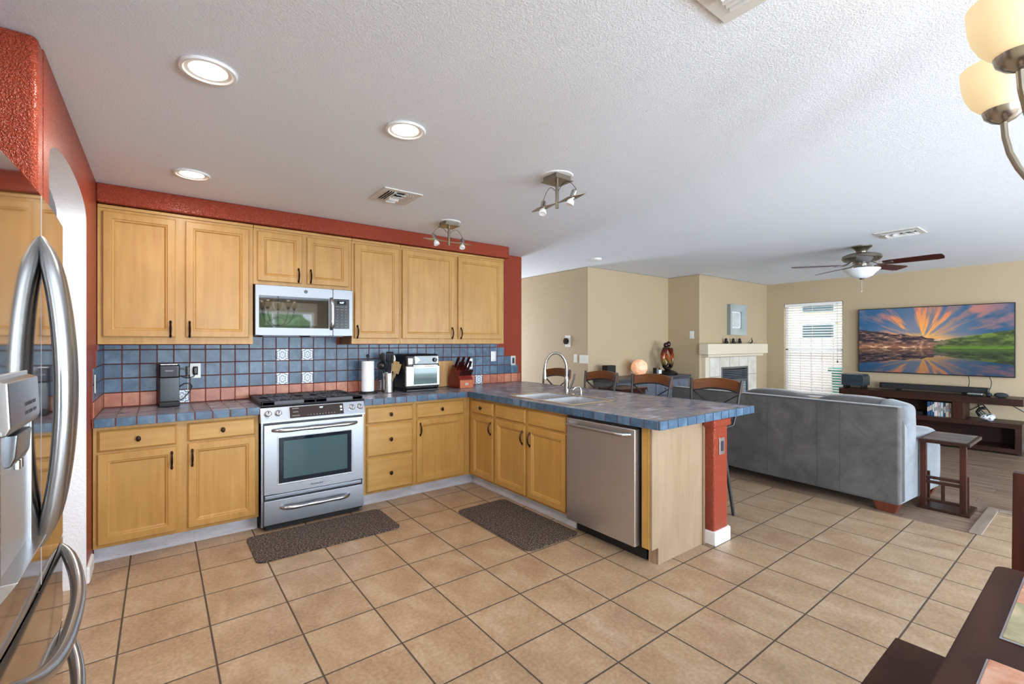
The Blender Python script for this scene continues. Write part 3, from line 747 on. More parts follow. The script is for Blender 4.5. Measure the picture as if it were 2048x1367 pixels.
m = MB(); m.box((.95, RF+.02, 0), (1.64, RF+.035, .05)); obj('kick_plate', m, M_black_matte, rg)

# ------------------------------------------------------------------ microwave
mw = thing('microwave_oven', (1.29, -.2, 1.441), 'stainless over-the-range microwave hanging above the stove', 'microwave')
MX0, MX1, MZ0, MZ1, MF = .917, 1.664, 1.443, 1.838, -.40
m = MB(); m.box((MX0, MF+.022, MZ0), (MX1, -.012, MZ1)); obj('body', m, M_black, mw)
dr = obj('door', framed(MX0, 1.497, MZ0+.002, MZ1-.001, .944, 1.462, 1.504, 1.756, MF-.006, MF+.02, .003), M_steel_mw, mw)
m = MB(); m.box((.940, MF-.002, 1.50), (1.466, MF+.018, 1.76), .002); gl = obj('door_glass', m, G('microwave_glass', rgb(8, 9, 12), .03, 0, IOR=1.8).m, dr)
m = MB(); m.box((.985, MF-.0026, 1.525), (1.372, MF-.0018, 1.708)); obj('viewing_mesh', m, G('dark_mesh_window', rgb(26, 30, 30), .03, 0, IOR=2.3).m, gl)
m = MB(); n = 20
m.tube([(1.484, MF-.008-.042*(1-(2*i/(n-1)-1)**6)**.5, 1.500+.258*i/(n-1)) for i in range(n)], .0145, 12, flat=(1.0, .7)); obj('handle', m, M_handle_steel, dr)
m = MB(); m.lathe([(.0125, 0), (.0145, 0), (.0145, .0015), (.0125, .0015)], n=32, mat=Matrix.Translation((1.283, MF-.006, 1.803)) @ Matrix.Rotation(R(90), 4, 'X')); obj('emblem_ring', m, M_steel_dark, dr)
text('emblem_letters', 'GE', .016, (1.283, MF-.0068, 1.803), (R(90), 0, 0), M_steel_dark, dr)
cpn = obj('control_frame', framed(1.499, MX1, MZ0+.002, MZ1-.001, 1.508, 1.634, 1.504, 1.758, MF-.006, MF+.02, .003), M_steel_mw, mw)
m = MB(); m.box((1.505, MF-.003, 1.50), (1.638, MF+.018, 1.762), .002); kp = obj('keypad', m, plain('keypad_black', (20, 22, 26), .2), mw)
m = MB(); m.box((1.532, MF-.0036, 1.712), (1.606, MF-.0028, 1.742)); obj('display', m, M_black_gloss, kp)
text('clock_digits', '4:07', .022, (1.572, MF-.004, 1.727), (R(90), 0, 0), M_led, kp)
for r_ in range(8):
    for c_ in range(3):
        z = 1.693-r_*.0245; s_ = [['Popcorn', 'Beverage', 'Cook'], ['Reheat', 'Defrost', 'Timer'], ['1', '2', '3'], ['4', '5', '6'], ['7', '8', '9'], ['Power', '0', 'Off'], ['Clock', 'Light', 'Start'], ['Vent', 'Fan', '30s']][r_][c_]
        text('key_legend', s_, .012 if len(s_) < 3 else .008, (1.536+c_*.036, MF-.0034, z), (R(90), 0, 0), M_legend, kp, ext=.0002)
m = MB(); m.box((.98, -.34, 1.436), (1.25, -.10, 1.4425)); m.box((1.33, -.34, 1.436), (1.60, -.10, 1.4425)); obj('grease_filter', m, M_steel_dark, mw)

# ------------------------------------------------------------------ dishwasher
dw = thing('dishwasher', (2.72, -2.31, 0), 'brushed stainless dishwasher built into the peninsula', 'dishwasher')
m = MB(); m.box((2.745, -2.634, .10), (3.31, -2.002, .860)); m.box((2.80, -2.62, 0), (2.815, -2.01, .10)); obj('body', m, M_black_matte, dw)
m = MB(); m.box((2.688, -2.618, .104), (2.742, -2.006, .842), .006, 3); d_ = obj('door', m, M_steel_v, dw)
m = MB(); n = 21
m.tube([(2.686-.052*(1-abs(2*i/(n-1)-1)**14)**.5, -2.585+.555*i/(n-1), .806) for i in range(n)], .0125, 12); obj('handle', m, M_handle_steel, d_)
m = MB(); m.box((2.700, -2.618, .842), (2.742, -2.006, .858), .002); obj('control_strip', m, M_black, dw)

# ------------------------------------------------------------------ sink and faucet
sk = thing('kitchen_sink', (3.05, -1.55, .90), 'double bowl stainless sink set into the peninsula worktop', 'sink')
m = MB(); zr = .917
m.box((sx0-.012, sy0-.012, .9145), (sx0+.012, sy1+.012, zr), .002); m.box((sx1-.012, sy0-.012, .9145), (sx1+.012, sy1+.012, zr), .002)
m.box((sx0, sy0-.012, .9145), (sx1, sy0+.012, zr), .002); m.box((sx0, sy1-.012, .9145), (sx1, sy1+.012, zr), .002); obj('rim', m, plain('tan_caulk_rim', (196, 168, 128), .5), sk)
M_basin = steel('basin_steel', (225, 225, 228), .38)
for y0, y1 in ((sy0+.01, -1.575), (-1.545, sy1-.01)):
    m = MB(); zb = .745; x0, x1 = sx0+.01, sx1-.01; t = .006
    m.box((x0, y0, zb), (x1, y1, zb+t)); m.box((x0, y0, zb), (x0+t, y1, .912)); m.box((x1-t, y0, zb), (x1, y1, .912)); m.box((x0, y0, zb), (x1, y0+t, .912)); m.box((x0, y1-t, zb), (x1, y1, .912))
    b_ = obj('basin', m, M_basin, sk)
    m = MB(); m.lathe([(0, 0), (.04, 0), (.045, .003), (.03, .004), (0, .002)], ((x0+x1)/2, (y0+y1)/2, zb+t), 24); obj('drain', m, M_steel_dark, b_)
m = MB(); m.box((sx0+.01, -1.578, .70), (sx1-.01, -1.542, .908), .01, 3); obj('divider', m, M_basin, sk)
FX, FY = 3.33, -1.340
fc = thing('kitchen_faucet', (FX, FY, .914), 'brushed nickel gooseneck pull-down faucet behind the sink', 'faucet')
m = MB(); m.lathe([(0, 0), (.030, 0), (.030, .006), (.024, .012), (.021, .10), (.023, .115), (.020, .14), (.0155, .16), (0, .16)], (FX, FY, .914), 28); obj('base', m, M_chrome, fc)
tp = Vector((-.62, .60, 0)).normalized() * .100  # gooseneck leans over the basins
pts = [(FX, FY, .99), (FX, FY, 1.12)]
for i in range(0, 17):
    a = pi*i/16; pts.append((FX+tp.x*(1-cos(a)), FY+tp.y*(1-cos(a)), 1.145+.145*sin(a)))
pts.append((FX+tp.x*2.02, FY+tp.y*2.02, 1.12))
m = MB(); m.tube(pts, .0125, 14); obj('gooseneck', m, M_chrome, fc)
hx, hy = FX+tp.x*2.02, FY+tp.y*2.02
m = MB(); m.lathe([(0, 0), (.020, 0), (.021, .012), (.017, .035), (.018, .055), (.013, .085), (0, .085)], (hx, hy, 1.045), 24); obj('spray_head', m, M_chrome, fc)
m = MB(); m.box((FX-.012, FY-.05, .96), (FX+.012, FY, .985), .006); m.tube([(FX, FY-.045, .972), (FX+.01, FY-.062, 1.01), (FX+.015, FY-.080, 1.055), (FX+.018, FY-.088, 1.10)], [.012, .010, .009, .011], 12); obj('lever', m, M_chrome, fc)
SXp, SYp = 3.355, -1.50
sd = thing('soap_dispenser', (SXp, SYp, .914), 'small nickel soap dispenser beside the faucet', 'soap dispenser')
m = MB(); m.lathe([(0, 0), (.020, 0), (.020, .004), (.013, .010), (.012, .040), (0, .042)], (SXp, SYp, .914), 20); obj('base', m, M_chrome, sd)
m = MB(); m.tube([(SXp, SYp, .945), (SXp-.005, SYp+.002, .975), (SXp-.02, SYp+.01, .988), (SXp-.045, SYp+.03, .978), (SXp-.06, SYp+.04, .962)], [.009, .009, .008, .007, .008], 10); obj('spout', m, M_chrome, sd)
m = MB(); m.lathe([(0, 0), (.022, 0), (.022, .005), (.016, .012), (0, .014)], (3.33, -1.425, .9145), 20); o = obj('sink_hole_cap', m, M_chrome); tag(o, 'round nickel hole cap in the worktop beside the faucet', 'cap')

# ------------------------------------------------------------------ fridge (polished front bows out in +x)
fr = thing('refrigerator', (-.4, -2.63, 0), 'polished stainless french door refrigerator with curved handles at the left', 'refrigerator')
FY0, FY1 = -3.105, -2.118; FYC = (FY0+FY1)/2; HW = (FY1-FY0)/2
def fx(y, base=.054, bulge=.012):
    u = (y-FYC)/HW; return base + bulge*(1-u*u)
def bow_door(y0, y1, z0, z1, rl, rr, back=-.06):
    m = MB(); n = 36; pts = []
    for i in range(n+1):
        y = y0+(y1-y0)*i/n; x = fx(y)
        if rl and y-y0 < .02: x -= .008*(1-((y-y0)/.02))**2
        if rr and y1-y < .02: x -= .008*(1-((y1-y)/.02))**2
        pts.append((x, y))
    pts += [(back, y1), (back, y0)]
    m.prism(pts, z0, z1, 'Z'); return m
m = MB(); m.box((-.80, FY0+.004, .02), (-.066, FY1-.004, 1.785), .004); obj('body', m, steel('fridge_side_grey', (120, 122, 126), .4, metal=.5), fr)
split = -2.600; dz0 = .700
dl = None
for y0, y1, a, b in ((split+.003, FY1, 0, 1), (FY0, split-.003, 1, 0)):
    d_ = obj('door', bow_door(y0, y1, dz0, 1.80, a, b), M_fridge, fr, ang=40)
    if y1 < -2.5: dl = d_
    yy = split+.022 if y0 > -2.61 else split-.032
    n = 25; pts = []; rr = []
    for i in range(n):
        t = i/(n-1); u = 2*t-1; s_ = (1-u*u)
        yo = split + (.012 if y0 > -2.61 else -.012) + (.045 if y0 > -2.61 else -.02)*s_**.8
        pts.append((.064+.052*s_**.75, yo, .815+.865*t)); rr.append(.009+.013*min(1, s_*3))
    m = MB(); m.tube(pts, rr, 14, flat=(1.15, 1)); obj('handle', m, M_handle_steel, d_)
m = MB(); m.box((.02, split-.0028, dz0), (.0665, split+.0028, 1.80)); obj('door_gasket', m, plain('pale_gasket', (180, 180, 184), .5), fr)
for z0, z1 in ((.400, .690), (.075, .390)):
    d_ = obj('freezer_drawer', bow_door(FY0, FY1, z0, z1, 1, 1), M_fridge, fr, ang=40)
    n = 31; pts = []; rr = []
    for i in range(n):
        t = i/(n-1); u = 2*t-1; s_ = (1-abs(u)**2.6)
        pts.append((.032+.098*s_**.6, FYC+HW*.93*u, z1-.012-.115*s_**.8)); rr.append(.008+.011*min(1, s_*3))
    m = MB(); m.tube(pts, rr, 14, flat=(1, 1.1)); obj('handle', m, M_handle_steel, d_)
m = MB(); m.box((-.70, FY0+.03, 0), (-.05, FY1-.03, .075)); obj('base_grille', m, M_black_matte, fr)
# water dispenser on the near door
yA, yB = -3.06, -2.775
m = MB(); m.box((.062, yA, .885), (.0665, yB, 1.315), .003); ds = obj('dispenser_panel', m, steel('dispenser_bright_steel', (215, 218, 222), .4), dl)
for a, b in (((.05, yA-.012, .875), (.074, yA, 1.20)), ((.05, yB, .875), (.074, yB+.008, 1.20))):
    m = MB(); m.box(a, b, .003); obj('side_bezel', m, M_handle_steel, ds)
m = MB(); m.prism([(.05, 1.180), (.082, 1.19), (.088, 1.205), (.084, 1.300), (.05, 1.31)], yA-.004, yB+.006, 'Y', .004); obj('control_head', m, steel('satin_control_steel', (150, 150, 152), .3), ds)
m = MB(); m.prism([(.062, 1.182), (.086, 1.182), (.082, 1.13), (.074, 1.11), (.062, 1.11)], -2.99, -2.85, 'Y', .004); nz = obj('nozzle', m, steel('dark_nozzle_steel', (110, 112, 116), .25), ds)
m = MB(); m.lathe([(0, 0), (.006, 0), (.006, .02), (0, .02)], (.074, -2.90, 1.095), 12); m.lathe([(0, 0), (.006, 0), (.006, .02), (0, .02)], (.074, -2.925, 1.095), 12); obj('water_outlet', m, M_chrome, nz)
m = MB(); m.prism([(.055, .888), (.100, .888), (.096, .880), (.062, .83), (.055, .83)], yA-.012, yB+.010, 'Y', .002); obj('drip_tray', m, M_handle_steel, ds)
for k in range(2): text('panel_legend', ['ICE  WATER  LIGHT', 'LOCK  FILTER  CUBED'][k], .012, (.0875, -2.87, 1.242-.02*k), (R(90), 0, R(90)), M_steel_dark, ds, ext=.0003)

# ------------------------------------------------------------------ things on the worktop
# coffee maker
cm = thing('coffee_maker', (.39, -.16, .914), 'slim black single-serve coffee maker plugged in left on the worktop', 'coffee maker')
x0, x1 = .328, .450
m = MB(); m.box((x0, -.17, .916), (x1, -.03, 1.20), .008); obj('body', m, plain('slate_black_plastic', (30, 38, 48), .3), cm)
m = MB(); m.box((x0-.002, -.215, 1.125), (x1+.002, -.03, 1.222), .012, 3); hd_ = obj('head', m, M_black, cm)
m = MB(); m.box((x0+.014, -.2165, 1.135), (x1-.016, -.214, 1.206), .001); obj('front_plate', m, plain('charcoal_textured_plate', (48, 48, 56), .5), hd_)
m = MB(); m.box((x0+.008, -.205, 1.220), (x1-.012, -.05, 1.228), .003); obj('lid_button', m, steel('bright_lid', (225, 225, 228), .25), hd_)
text('brand_lettering', 'TXWULPV', .011, (.388, -.2172, 1.178), (R(90), 0, 0), M_plastic_white, hd_)
m = MB(); m.box((x0-.002, -.225, .915), (x1+.002, -.03, .952), .008); obj('drip_tray', m, M_black_matte, cm)
def cable(name, pts, r, mat, label, sub=6, parent=None):
    P = [Vector(p) for p in pts]; out = []
    Q = [P[0]] + P + [P[-1]]
    for i in range(1, len(Q)-2):
        for k in range(sub):
            t = k/sub; a, b, c, d = Q[i-1], Q[i], Q[i+1], Q[i+2]
            out.append(.5*((2*b)+(-a+c)*t+(2*a-5*b+4*c-d)*t*t+(-a+3*b-3*c+d)*t**3))
    out.append(P[-1]); m = MB(); m.tube(out, r, 8)
    if parent: return obj(name, m, mat, parent)
    o = obj(name, m, mat); return tag(o, label, 'cable')
m = MB(); m.box((.495, -.050, 1.13), (.520, -.0185, 1.20), .005); m.box((.452, -.035, 1.178), (.498, -.025, 1.19), .002); o = obj('charger_plug', m, M_black); tag(o, 'black rectangular plug adapter at the outlet beside the coffee maker', 'plug')
m = MB(); m.box((.537, -.045, 1.135), (.572, -.0185, 1.195), .01, 3); o = obj('power_plug', m, M_black); tag(o, 'black angled plug in the outlet, cord leading down', 'plug')
cable('power_cord', [(.554, -.045, 1.145), (.54, -.05, 1.12), (.50, -.045, 1.112), (.46, -.05, 1.128), (.452, -.045, 1.13)], .0035, M_black, '', parent=cm)
cable('power_cord', [(.452, -.05, 1.045), (.49, -.03, 1.068), (.525, -.025, 1.06), (.53, -.03, 1.03), (.49, -.06, .97), (.455, -.09, .945)], .0035, M_black, '', parent=cm)
cable('white_wire', [(.507, -.018, 1.13), (.507, -.017, 1.08), (.507, -.017, 1.02)], .0018, M_plastic_white, 'thin white wire hanging from the outlet adapter')
# paper towels
px_, py_ = 1.872, -.20
pt = thing('paper_towel_holder', (px_, py_, .914), 'black paper towel stand holding a white roll right of the range', 'paper towel holder')
m = MB(); m.lathe([(0, 0), (.085, 0), (.085, .008), (.078, .018), (.02, .02), (0, .02)], (px_, py_, .914), 40); obj('base', m, M_black, pt)
m = MB(); m.lathe([(0, 0), (.006, 0), (.006, .315), (0, .315)], (px_, py_, .93), 12); m.blob((px_, py_, 1.262), (.03, .03, .03), 2, 5); obj('post', m, M_black, pt)
m = MB(); m.tube([(px_+.078, py_-.02, .93), (px_+.078, py_-.02, 1.05)], .004, 8); m.blob((px_+.078, py_-.02, 1.058), (.014, .014, .022), 2, 4); obj('tension_arm', m, M_black, pt)
m = MB(); m.lathe([(.02, 0), (.055, 0), (.0565, .004), (.0565, .276), (.055, .28), (.02, .28)], (px_, py_, .936), 48); o = obj('paper_towel_roll', m, M_paper); tag(o, 'white roll of paper towels standing on the black holder', 'paper towels')
# crock + utensils
ux, uy = 2.055, -.235
ck = thing('utensil_crock', (ux, uy, .914), 'brushed steel utensil crock between paper towels and toaster oven', 'utensil holder')
m = MB(); m.lathe([(0, 0), (.056, 0), (.058, .004), (.058, .182), (.060, .186), (.055, .186), (.054, .01), (0, .01)], (ux, uy, .915), 40); obj('cylinder', m, M_chrome, ck)
m = MB(); m.box((ux-.052, uy-.042, 1.045), (ux-.046, uy-.028, 1.07), .001); obj('black_mark', m, M_black, ck)
def utensil(name, dx, dy, tx, ty, L, head, mat, label, hmat=None):
    a = Vector((ux+dx, uy+dy, .94)); b = Vector((ux+tx, uy+ty, .94+L)); m = MB()
    d = (b-a).normalized(); hp = b-d*.085
    m.tube([a, hp], .0055, 8)
    xr = Vector((.794, -.608, 0)); xr = (xr - d*xr.dot(d)).normalized(); yr = d.cross(xr)
    zq = Matrix((xr, yr, d)).transposed().to_4x4()
    Mh = Matrix.Translation(b-d*.04) @ zq
    if head == 'spoon': m.blob((0, 0, 0), (.058, .012, .088), 2.2, 5, mat=Mh)
    elif head == 'ladle': m.blob((0, -.01, 0), (.078, .06, .07), 2.2, 5, mat=Mh)
    elif head == 'turner':
        for k in range(4): m.box((-.034+k*.0185, -.002, -.045), (-.022+k*.0185, .002, .045), .0015, mat=Mh)
        m.box((-.034, -.002, -.05), (.034, .002, -.035), .0015, mat=Mh); m.box((-.034, -.002, .035), (.034, .002, .05), .0015, mat=Mh)
    elif head == 'spatula': m.box((-.028, -.004, -.05), (.028, .004, .05), .004, mat=Mh)
    elif head == 'whisk':
        for k in range(5):
            an = pi*k/5; n = 14
            m.tube([Mh @ Vector((.026*sin(pi*i/(n-1))*cos(an), .026*sin(pi*i/(n-1))*sin(an), -.055+.11*i/(n-1))) for i in range(n)], .0016, 6)
    elif head == 'fork':
        for k in range(4): m.box((-.02+k*.012, -.002, -.03), (-.014+k*.012, .002, .045), .001, mat=Mh)
        m.box((-.02, -.002, -.045), (.022, .002, -.028), .001, mat=Mh)
    o = obj(name, m, mat); tag(o, label, 'utensil', 'utensils standing in the steel crock'); return o
M_woodu = wood('worn_wooden_utensil', (150, 118, 76), (196, 164, 116), .6)
utensil('black_spoon', -.02, 0, -.048, .02, .345, 'spoon', M_black, 'tall black nylon spoon leaning left in the steel crock')
utensil('ladle', -.03, -.01, -.072, .0, .27, 'ladle', M_black, 'black ladle drooping over the left rim of the crock')
utensil('slotted_turner', .01, .02, .03, .03, .35, 'turner', M_black, 'upright slotted black turner at the back of the crock')
utensil('whisk', .0, -.02, -.02, -.045, .27, 'whisk', M_blackmetal, 'dark wire whisk at the front of the crock')
utensil('wooden_fork', .02, .0, .105, .0, .235, 'spatula', M_woodu, 'wooden spatula leaning far right out of the crock')
utensil('wooden_spoon', .01, -.035, .05, -.075, .26, 'spatula', M_woodu, 'broad wooden turner in front leaning right in the crock')
utensil('serving_fork', -.01, .02, -.045, .045, .33, 'fork', M_black, 'black pasta fork between spoon and turner in the crock')
utensil('steel_spoon', .025, .02, .06, .03, .33, 'spoon', M_chrome, 'shiny metal spoon behind the wooden turners in the crock')
# toaster oven / air fryer
to = thing('toaster_oven', (2.37, -.2, .914), 'black and silver toaster oven air fryer on the worktop', 'toaster oven')
tx0, tx1 = 2.185, 2.545; tf = -.345
m = MB(); m.box((tx0, tf, .93), (tx1, -.035, 1.275), .028, 4); obj('body', m, M_black, to)
m = MB(); m.box((tx0-.004, tf-.012, .962), (tx1+.002, tf+.02, 1.165), .012, 3); d_ = obj('door', m, M_chrome, to)
m = MB(); m.box((tx0+.075, tf-.0135, .985), (tx1-.035, tf-.010, 1.142), .001); obj('door_glass', m, plain('green_grey_oven_glass', (92, 112, 110), .06), d_)
m = MB(); m.box((tx0+.07, tf-.019, 1.158), (tx1-.03, tf-.010, 1.172), .003); obj('handle', m, M_chrome, d_)
m = MB(); m.box((tx0+.10, tf-.0142, 1.045), (tx1-.07, tf-.0132, 1.049)); obj('rack_reflection', m, plain('reddish_rack_reflection', (120, 70, 60), .3), d_)  # reflection painted as a reddish strip on the door glass
m = MB(); m.box((tx0+.085, tf-.004, 1.175), (tx1-.012, tf+.01, 1.262), .006); cpn = obj('control_panel', m, M_black_gloss, to)
for s_, xx in ((1, tx0+.095), (-1, tx1-.022)):
    m = MB(); m.prism([(xx, 1.182), (xx+s_*.045, 1.215), (xx+s_*.045, 1.228), (xx, 1.256)], tf-.006, tf-.003, 'Y'); obj('silver_accent', m, steel('patterned_silver', (205, 200, 190), .35), cpn)
m = MB(); m.lathe([(0, 0), (.022, 0), (.020, .018), (0, .02)], n=24, mat=Matrix.Translation((2.49, tf-.004, 1.218)) @ Matrix.Rotation(R(90), 4, 'X')); obj('dial', m, M_black, cpn)
m = MB(); m.box((tx0+.01, tf-.022, 1.17), (tx0+.07, tf+.005, 1.245), .012, 3); obj('front_handle', m, M_chrome, to)
m = MB(); m.box((tx0+.01, tf+.0, .915), (tx1-.01, -.05, .935), .004); obj('foot_base', m, M_black, to)
# cutting board behind
m = MB(); m.box((2.60, -.040, .915), (2.885, -.022, 1.190), .006); o = obj('cutting_board', m, M_board); tag(o, 'light wooden cutting board leaning upright against the backsplash', 'cutting board')
# knife block
kb = thing('knife_block', (2.86, -.2, .914), 'reddish wooden knife block full of dark-handled knives', 'knife block')
M_block = wood('cherry_block_wood', (108, 26, 18), (140, 44, 28), .35)
M_blockf = wood('orange_block_front', (176, 92, 54), (196, 112, 70), .4)
kx0, kx1 = 2.792, 2.950
m = MB(); m.prism([(-.325, .916), (-.325, 1.005), (-.255, 1.085), (-.165, 1.150), (-.075, 1.010), (-.075, .916)], kx0, kx1, 'X', .003); obj('block', m, M_block, kb)
m = MB(); m.box((kx0-.001, -.3285, .9155), (kx1+.001, -.322, .997), .002); fp_ = obj('front_face', m, M_blockf, kb)
m = MB(); m.box((2.855, -.3305, .945), (2.887, -.328, .968), .002); lg_ = obj('maker_plate', m, M_chrome, fp_)
text('maker_mark', 'W', .014, (2.871, -.3308, .9565), (R(90), 0, 0), M_steel_dark, lg_)
M_knife = plain('dark_red_knife_handle', (52, 14, 12), .3)
dk = Vector((0, -.60, .80))
k = 0
for j, (yb, zb, L, cnt, rr) in enumerate(((-.292, 1.040, .078, 8, .0075), (-.235, 1.098, .112, 4, .013), (-.195, 1.126, .135, 3, .0145))):
    for i in range(cnt):
        xx = kx0+.014+(kx1-kx0-.028)*i/(cnt-1) + (.004 if j == 1 else 0)
        b0 = Vector((xx, yb, zb)); Mk = Matrix.Translation(b0) @ dk.to_track_quat('Z', 'X').to_matrix().to_4x4()
        t_ = thing('steak_knife' if j == 0 else 'kitchen_knife', b0, 
                   ('dark red handled steak knife in the lower row of the block, ' if j == 0 else ('dark red handled knife in the middle row of the block, ' if j == 1 else 'large dark red handled knife in the top row of the block, ')) +
                   (['leftmost', 'second from left', 'third from left', 'fourth from left', 'fourth from right', 'third from right', 'second from right', 'rightmost'][i] if cnt == 8 else (['leftmost', 'second from left', 'second from right', 'rightmost'] if cnt == 4 else ['at the left', 'at the centre', 'at the right'])[i]), 'knife', 'knives in the block')
        m = MB(); m.box((-rr*.55, -rr, -.002), (rr*.55, rr, L), rr*.4, 2, mat=Mk); h_ = obj('handle', m, M_knife, t_)
        m = MB(); m.box((-rr*.57, -rr*1.02, 0), (rr*.57, rr*1.02, .006), .001, mat=Mk); obj('bolster', m, M_chrome, t_)
        m = MB(); m.box((-.0008, -rr*.8, -.045), (.0008, rr*.8, -.002), mat=Mk); obj('blade', m, M_chrome, t_)

# ------------------------------------------------------------------ floor mats
def rounded(x0, x1, y0, y1, r, n=6):
    pts = []
    for cx, cy, a0 in ((x1-r, y1-r, 0), (x0+r, y1-r, 90), (x0+r, y0+r, 180), (x1-r, y0+r, 270)):
        for i in range(n+1): a = R(a0+90*i/n); pts.append((cx+r*cos(a), cy+r*sin(a)))
    return pts
m = MB(); m.prism(rounded(.812, 1.772, -1.192, -.715, .05), .001, .011, 'Z', .002); o = obj('kitchen_mat', m, M_mat); tag(o, 'dark speckled brown mat on the tiles in front of the range', 'mat')
m = MB(); m.prism(rounded(2.262, 2.745, -2.090, -1.155, .05), .001, .011, 'Z', .002); o = obj('kitchen_mat', m, M_mat); tag(o, 'dark speckled brown mat on the tiles along the sink cabinet', 'mat')

# ------------------------------------------------------------------ ceiling fixtures
def downlight(x, y, label, power):
    t = thing('recessed_downlight', (x, y, CE), label, 'ceiling light', 'recessed downlights')
    m = MB(); m.lathe([(.078, -.001), (.097, -.001), (.099, -.004), (.094, -.011), (.084, -.012), (.078, -.007), (.078, -.001)], (x, y, CE), 48); obj('trim_ring', m, M_trim, t)
    m = MB(); m.lathe([(.052, -.0015), (.0785, -.0015), (.0785, -.007), (.066, -.0045), (.052, -.0025), (.052, -.0015)], (x, y, CE), 48); obj('baffle', m, M_baffle, t)
    m = MB(); m.lathe([(0, -.008), (.050, -.007), (.064, -.005), (.066, -.001), (0, -.001)], (x, y, CE), 40); obj('lens', m, M_lens, t)
    light('downlight_bulb', 'AREA', (x, y, CE-.016), power*1.15, (1, .94, .86), size=.12, shape='DISK')
downlight(.482, -2.312, 'round lit recessed ceiling light nearest the camera above the fridge side', 12)
downlight(1.299, -2.308, 'round lit recessed ceiling light in the middle of the kitchen ceiling', 12)
downlight(.492, -.933, 'round lit recessed ceiling light near the upper cabinets and arch', 6)
def vent(x0, x1, y0, y1, label, ways=3):
    t = thing('ceiling_vent', ((x0+x1)/2, (y0+y1)/2, CE), label, 'air vent', 'ceiling air vents')
    z = CE; f = .045
    mt = plain('vent_enamel', (214, 212, 206), .4)
    m = MB()
    m.box((x0, y0, z-.008), (x0+f, y1, z-.0005), .001); m.box((x1-f, y0, z-.008), (x1, y1, z-.0005), .001); m.box((x0+f, y0, z-.008), (x1-f, y0+f, z-.0005), .001); m.box((x0+f, y1-f, z-.008), (x1-f, y1, z-.0005), .001)
    w = (x1-x0-2*f)
    m.box((x0+f+w*.30-.008, y0+f, z-.009), (x0+f+w*.30+.008, y1-f, z-.001)); m.box((x0+f+w*.70-.008, y0+f, z-.009), (x0+f+w*.70+.008, y1-f, z-.001))
    obj('frame', m, mt, t)
    m = MB(); m.box((x0+f, y0+f, z-.003), (x1-f, y1-f, z-.0008)); obj('duct_opening', m, plain('dark_duct', (46, 42, 40), .8), t)
    m = MB()
    def sl_(a, b, dirx, tilt):
        cx, cy = (a[0]+b[0])/2, (a[1]+b[1])/2
        Mx = Matrix.Translation((cx, cy, z-.012)) @ Matrix.Rotation(tilt, 4, 'X' if dirx else 'Y')
        lx, ly = abs(b[0]-a[0])/2, abs(b[1]-a[1])/2
        m.box((-lx, -ly, -.0012), (lx, ly, .0012), mat=Mx)
    for i in range(3):
        xx = x0+f+w*.05+w*.09*i; sl_((xx-.007, y0+f), (xx+.007, y1-f), False, R(-48))
        xx = x1-f-w*.05-w*.09*i; sl_((xx-.007, y0+f), (xx+.007, y1-f), False, R(48))
    for i in range(4):
        yy = y0+f+(y1-y0-2*f)*(i+.5)/4; sl_((x0+f+w*.31, yy-.022), (x0+f+w*.69, yy+.022), True, R(28 if i < 2 else -28))
    obj('louvres', m, plain('white_louvre', (228, 228, 226), .35), t)
vent(1.54, 1.82, -1.445, -1.142, 'square ceiling air vent above the kitchen cabinets')
vent(5.79, 6.14, -3.35, -3.02, 'ceiling air vent near the fan in the living area')
vent(1.47, 1.81, -4.01, -3.67, 'ceiling air vent cut off by the top edge of the view')
def track_light(x, y, alongx, label, swap):
    t = thing('track_light', (x, y, CE), label, 'ceiling light', 'small nickel track lights', R(90) if alongx else 0, local=True)
    # local: bar along y
    m = MB(); m.lathe([(0, -.006), (.098, -.006), (.102, 0), (0, 0)], n=40); obj('ceiling_plate', m, M_trim, t)
    m = MB(); m.box((-.062, -.062, -.036), (.062, .062, -.006), .002); m.box((-.072, -.072, -.040), (.072, .072, -.036)); obj('canopy', m, M_nickel, t)
    m = MB(); m.lathe([(0, -.205), (.011, -.205), (.011, -.04), (0, -.04)], n=14); obj('stem', m, M_nickel, t)
    zb = -.172; m = MB(); n = 16; pts = []
    for i in range(n+1): u = -1+2*i/n; w_ = .004+.028*max(0, 1-abs(abs(u)-.55)/.45)*(1 if abs(u) > .12 else .3); pts.append((w_, u*.245))
    pts += [(-a, b) for a, b in pts[::-1]]
    m.prism(pts, zb-.002, zb+.002, 'Z'); obj('crossbar', m, M_nickel, t)
    for s_, tl in ((-1, R(12)), (1, R(-14))):
        Mx = Matrix.Translation((0, s_*.135, zb)) @ Matrix.Rotation(tl, 4, 'X') @ Matrix.Rotation(R(18)*swap, 4, 'Y')
        m = MB(); m.lathe([(0, -.01), (.014, -.01), (.017, .0), (.017, .045), (.010, .055), (0, .055)], n=18, mat=Mx); h_ = obj('spot_head', m, M_chrome, t)
        m = MB(); m.lathe([(.012, -.01), (.022, -.022), (.026, -.042), (.0235, -.046), (0, -.042)], n=24, mat=Mx); obj('bulb', m, plain('clear_reflector_bulb', (235, 238, 240), .15), h_)
        top = Mx @ Vector((0, 0, .055)); n = 14
        m = MB(); m.tube([(top.x*(1-i/(n-1)), top.y*(1-i/(n-1))+s_*.008, top.z + (.055*sin(pi*i/(n-1)) + (-.10-top.z)*(i/(n-1)))) for i in range(n)], .0018, 6); obj('wire', m, M_steel_dark, t)
    return t
track_light(2.328, -2.296, False, 'nickel two-head track light nearer the camera on the ceiling', 1)
track_light(2.342, -.892, True, 'nickel two-head track light close to the upper cabinets', 1)
m = MB(); m.lathe([(0, -.03), (.04, -.03), (.062, -.018), (.065, -.0005), (0, -.0005)], (4.674, -.481, CE), 32); o = obj('smoke_detector', m, M_plastic_white); tag(o, 'round white smoke detector on the ceiling near the hall', 'smoke detector')

